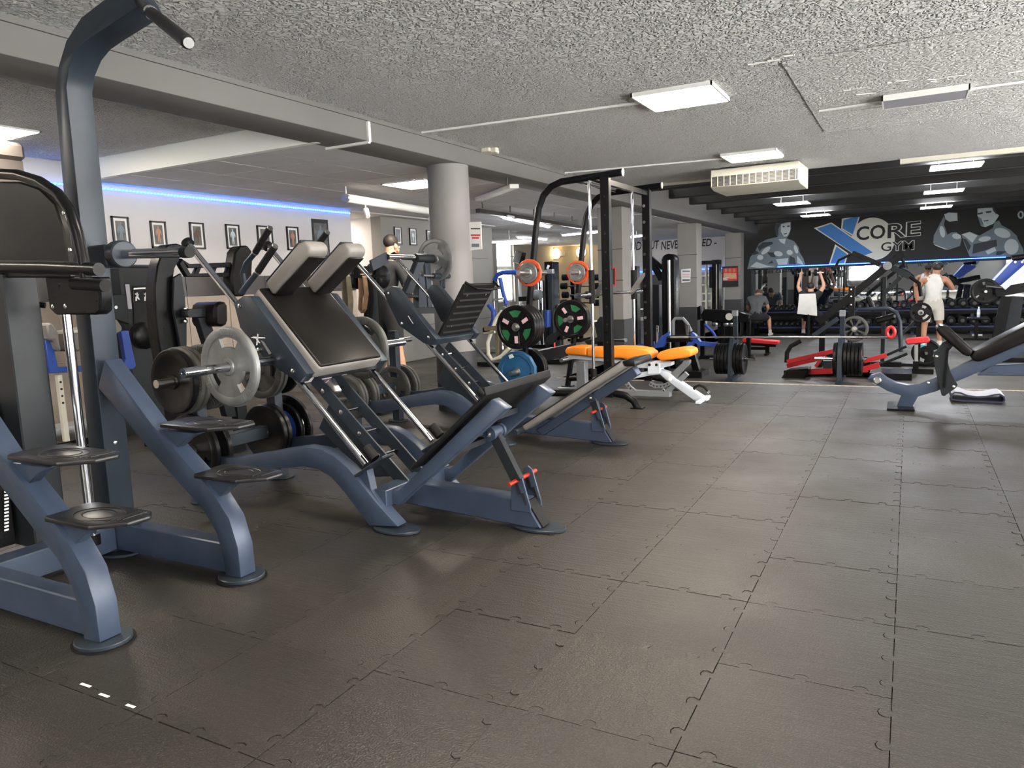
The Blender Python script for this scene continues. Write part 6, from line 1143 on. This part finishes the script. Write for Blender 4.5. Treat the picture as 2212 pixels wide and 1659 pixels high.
vpost(bt_, 'post', 'chrome_dull', Yt, 1062, 1068, 606); vpost(bt_, 'post', 'steel_grey', Yt, 1090, 1096, 650); pbar(bt_, 'seat', 'leather_black', Yt, (1050,712), (1075,710), .3, .1, .02); pbar(bt_, 'handle', 'chrome', Yt-.2, (1064,648), (1088,645), .04); G().bb((PY(1050,700,Yt).x, Yt-.4, 0), (PY(1110,700,Yt).x, Yt+.3, .06)).build('base', 'steel_grey', bt_)
eb = thing('exercise_bike', 'beige and black bike-like trainer with curved tubes behind the smith plates', 'gym machine', (PY(1070, 760, 10.2).x, 10.2, 0)); Ye = 10.2
ptube(eb, 'curved_frame', 'plastic_cream', Ye, [(1085,672),(1072,688),(1062,715),(1054,740),(1055,765),(1064,778),(1082,770),(1100,752)], .03, 12); ptube(eb, 'seat_ring', 'steel_grey', Ye, [(1080,668),(1088,664),(1098,668),(1100,682),(1090,688),(1082,684),(1080,668)], .022); vpost(eb, 'post', 'leather_olive', Ye, 1066, 1073, 700); vpost(eb, 'post', 'leather_olive', Ye, 1084, 1090, 735); vpost(eb, 'post', 'leather_olive', Ye, 1098, 1102, 755); pbar(eb, 'cross_bar', 'leather_olive', Ye, (1048,710), (1075,708), .07); pbar(eb, 'cross_bar', 'chrome_dull', Ye-.1, (1045,720), (1070,717), .04); G().bb((PY(1045,700,Ye).x, Ye-.3, 0), (PY(1108,700,Ye).x, Ye+.2, .06)).build('base', 'steel_black', eb)
br = thing('barbell_rack', 'black slanted rack with four short fixed barbells by the cream wall', 'rack', (PY(1240, 700, 14.5).x, 14.5, 0)); Yr2 = 14.5
for x in (1232, 1243): G().bar((PY(x,700,Yr2).x, Yr2+.3, 0), (PY(x,600,Yr2).x, Yr2+.1, PY(x,595,Yr2).z), .06, .08).build('upright', 'steel_black', br)
G().bb((PY(1225,700,Yr2).x, Yr2, 0), (PY(1252,700,Yr2).x, Yr2+.6, .05)).build('base', 'steel_black', br)
for i, y in enumerate((599, 618, 637, 654)):
    a, b = PY(1221-3*(i % 2), y, Yr2-.05), PY(1290, y, Yr2-.05); G().bar(PY(1233,y+3,Yr2+.08), PY(1233,y+3,Yr2-.08), .03, .03).build('hook', 'steel_black', br)
    t = thing('short_barbell', 'short fixed barbell with black ends on %s rung of the slanted rack' % ('the top', 'the second', 'the third', 'the lowest')[i], 'barbell', a, 'fixed barbells on the slanted rack'); G().cyl(a, b, .014, 8).build('shaft', 'chrome', t)
    for c, d in ((a, -1), (b, 1)): G().cyl(c-V((.06*d*-1,0,0)), c+V((.06*d*-1,0,0)), .07, 12).build('end_weight', 'rubber_black', t)
ga = thing('lever_arm_machine', 'dark grey curved lever machine with orange bands beyond the smith machine', 'gym machine', (PY(1220, 740, 10.6).x, 10.6, 0)); Yg = 10.6
ppoly(ga, 'lever_arm', 'steel_charcoal', Yg, [(1203,690),(1208,680),(1218,678),(1224,700),(1228,728),(1216,734),(1210,715)], .12); ppoly(ga, 'orange_band', 'orange_tag', Yg-.006, [(1213,709),(1219,707),(1223,727),(1217,729)], .006, 0); ppoly(ga, 'curved_base', 'steel_charcoal', Yg+.05, [(1176,736),(1185,724),(1205,716),(1216,716),(1218,732),(1200,736),(1186,745)], .1); ppoly(ga, 'back_pad', 'leather_black', Yg+.1, [(1196,662),(1204,656),(1216,700),(1208,704)], .35, .02); G().bb((PY(1180,700,Yg).x, Yg-.2, 0), (PY(1225,700,Yg).x, Yg+.3, .06)).build('base', 'steel_black', ga); vpost(ga, 'post', 'steel_charcoal', Yg+.05, 1200, 1208, 725); ppoly(ga, 'lever_arm', 'steel_charcoal', Yg+.6, [(1284,700),(1296,684),(1312,690),(1318,730),(1300,742),(1270,745),(1262,738),(1290,728)], .12); G().cyl(PY(1326,733,Yg+.6), PY(1352,735,Yg+.4), .03, 12).build('horn', 'chrome', ga); G().bb((PY(1290,740,Yg+.6).x, Yg+.6, 0), (PY(1308,740,Yg+.6).x, Yg+.72, PY(1300,738,Yg+.6).z)).build('post', 'steel_black', ga); G().bar((PY(1204,700,Yg).x, Yg+.2, .03), (PY(1299,700,Yg+.6).x, Yg+.7, .03), .08, .06).build('base', 'steel_black', ga)
# tall black cable tower with rounded head
kt = thing('cable_tower', 'tall glossy black rounded cable tower beside the square pillar', 'gym machine', (PY(1445, 720, 13.3).x, 13.3, LZ)); Yk = 13.3
a, b = PY(1429, 650, Yk), PY(1459, 650, Yk); zt = PY(1445, 562, Yk).z; xc = (a.x+b.x)/2; r_ = (b.x-a.x)/2
G().prism([V((a.x, Yk, LZ)), V((b.x, Yk, LZ))] + [V((xc + r_*math.cos(t*PI/10), Yk, zt + r_*.9*math.sin(t*PI/10))) for t in range(11)], (0, .3, 0)).build('tower_shell', 'steel_black', kt, bevel=.03, seg=3)
G().cyl((xc+.02, Yk-.02, LZ+.3), (xc+.02, Yk-.02, zt), .03, 12).build('cable_guide', 'chrome_dull', kt); pbar(kt, 'side_arm', 'steel_black', Yk+.1, (1408,566), (1430,604), .12, .1); pbar(kt, 'side_arm', 'steel_black', Yk+.1, (1406,556), (1432,580), .1, .06); vpost(kt, 'rear_tower', 'steel_charcoal', Yk+.5, 1408, 1424, 615, z0=LZ, d=.3); vpost(kt, 'rear_tower', 'steel_black', Yk+.6, 1364, 1376, 575, z0=LZ, d=.2); G().bb((PY(1360,700,Yk+.5).x, Yk, LZ), (b.x, Yk+.9, LZ+.05)).build('base', 'steel_black', kt)
bt2 = thing('cable_column', 'slim black cable column between the square pillars', 'gym machine', (PY(1544, 670, 19.5).x, 19.5, LZ)); vpost(bt2, 'column', 'steel_black', 19.5, 1538, 1553, 561, z0=LZ, d=.3); vpost(bt2, 'chrome_edge', 'chrome', 19.45, 1546, 1549, 566, z0=LZ+.1, d=.04); pbar(bt2, 'top_arm', 'steel_black', 19.4, (1514,568), (1558,566), .1); vpost(bt2, 'outer_post', 'plastic_cream', 19.6, 1523, 1527, 570, z0=LZ, d=.1); vpost(bt2, 'handle_grip', 'steel_black', 19.4, 1532, 1537, 577, 622, d=.1); G().bb((PY(1514,700,19.5).x, 19.35, LZ), (PY(1558,700,19.5).x, 19.9, LZ+.06)).build('base', 'steel_black', bt2)
sr = thing('shelf_unit', 'pale shelf unit with small black items behind the pillars', 'shelf', (PY(1526, 660, 21.5).x, 21.5, LZ)); 
for y in (598, 617, 636, 652): a, b = PY(1512, y, 21.5), PY(1536, y, 21.5); G().bb((a.x, 21.4, a.z), (b.x, 21.7, a.z+.04)).build('shelf', 'plastic_cream', sr)
for x in (1512, 1535): vpost(sr, 'side', 'plastic_cream', 21.4, x, x+2, 595, z0=LZ, d=.3)
# blue leg machine and black console
lm = thing('leg_extension_machine', 'royal blue and black leg machine with chrome posts behind the orange bench', 'gym machine', (PY(1470, 780, 12.3).x, 12.3, LZ)); Yl = 12.3
ppoly(lm, 'back_pad', 'leather_black', Yl+.1, [(1454,724),(1455,694),(1459,689),(1474,689),(1481,697),(1484,724)], .1, .02); ptube(lm, 'pad_frame', 'steel_grey', Yl+.05, [(1454,724),(1454,694),(1459,688),(1475,688),(1484,698),(1493,716)], .03); ppoly(lm, 'seat_pad', 'leather_black', Yl-.2, [(1440,726),(1490,724),(1496,738),(1438,740)], .5, .02)
for x in (1416, 1482): vpost(lm, 'chrome_post', 'chrome', Yl-.1, x, x+6, 703, 742, d=.06)
ppoly(lm, 'blue_bracket', 'steel_royal', Yl-.15, [(1412,750),(1428,727),(1444,717),(1440,735),(1432,750),(1416,752)], .12); ppoly(lm, 'blue_bracket', 'steel_royal', Yl-.15, [(1480,748),(1490,735),(1494,718),(1500,722),(1512,738),(1550,742),(1548,750),(1510,747),(1500,740),(1494,750)], .12); pbar(lm, 'cross_tube', 'steel_royal', Yl, (1378,748), (1414,742), .07)
ppoly(lm, 'slanted_leg', 'steel_black', Yl, [(1482,752),(1496,752),(1512,806),(1498,807)], .12); pbar(lm, 'front_leg', 'steel_black', Yl+.1, (1440,740), (1440,812), .1)
G().bb((PY(1480,806,Yl).x, Yl-.2, LZ), (PY(1522,806,Yl).x, Yl+.3, PY(1500,800,Yl).z)).build('foot', 'steel_black', lm); G().bb((PY(1432,806,Yl).x, Yl-.1, LZ), (PY(1500,806,Yl).x, Yl+.1, LZ+.07)).build('floor_beam', 'steel_black', lm)
bc = thing('black_press_machine', 'wide black press machine with oval badge behind the first plate stand', 'gym machine', (PY(1560, 740, 15.0).x, 15.0, LZ)); Yx = 15.0
ppoly(bc, 'cross_panel', 'steel_black', Yx, [(1512,678),(1520,668),(1595,672),(1620,680),(1618,696),(1560,698),(1516,692)], .25, .02); ppoly(bc, 'side_plate', 'steel_black', Yx-.1, [(1505,664),(1513,660),(1513,690),(1506,692)], .06); G().lathe(PY(1575, 684, Yx-.01), -Y_, [(.07,0),(.07,.006)], 20).build('oval_badge', 'plastic_cream', bc)
for x in (1512, 1556, 1576, 1612): vpost(bc, 'post', 'steel_black', Yx+.1, x, x+9, 692, z0=LZ, d=.1)
ptube(bc, 'blue_brace', 'steel_royal', Yx-.2, [(1522,700),(1540,718),(1548,732)], .03); 
for x in (1545, 1568, 1580): G().lathe(PY(x, 700, Yx+.08), -Y_, [(.05,0),(.05,.02),(.03,.03)], 12).build('pulley', 'chrome_dull', bc)
G().bb((PY(1510,740,Yx).x, Yx, LZ), (PY(1622,740,Yx).x, Yx+.3, LZ+.06)).build('floor_frame', 'steel_black', bc); vpost(bc, 'weight_box', 'steel_black', Yx+.12, 1550, 1590, 705, z0=LZ, d=.15)
# emblem on the hack squat and leg press sides, cast letters on the silver plate
for t, Y, c, s in ((hk, 2.903, (551, 735), 1.), (lp, 4.903, (882, 668), .62)):
    if t is hk:
        for pts in ([(541,729),(548,727),(572,729),(573,731),(549,731)], [(556,721),(558,722),(556,745),(553,746)], [(551,730),(556,733),(562,741),(559,741)]): ppoly(t, 'emblem_mark', 'print_white', Y, pts, .001, 0)
    else: ppoly(t, 'emblem_mark', 'print_white', Y, [(881,683),(882,682),(893,699),(892,700)], .001, 0)
ppoly(hk, 'emblem_band', 'steel_grey', 2.903, [(563,735),(569,738),(586,763),(581,766)], .001, 0)
for t in PLT.values():
    for c in list(t.children):
        bpy.data.objects.remove(c)
    bpy.data.objects.remove(t)
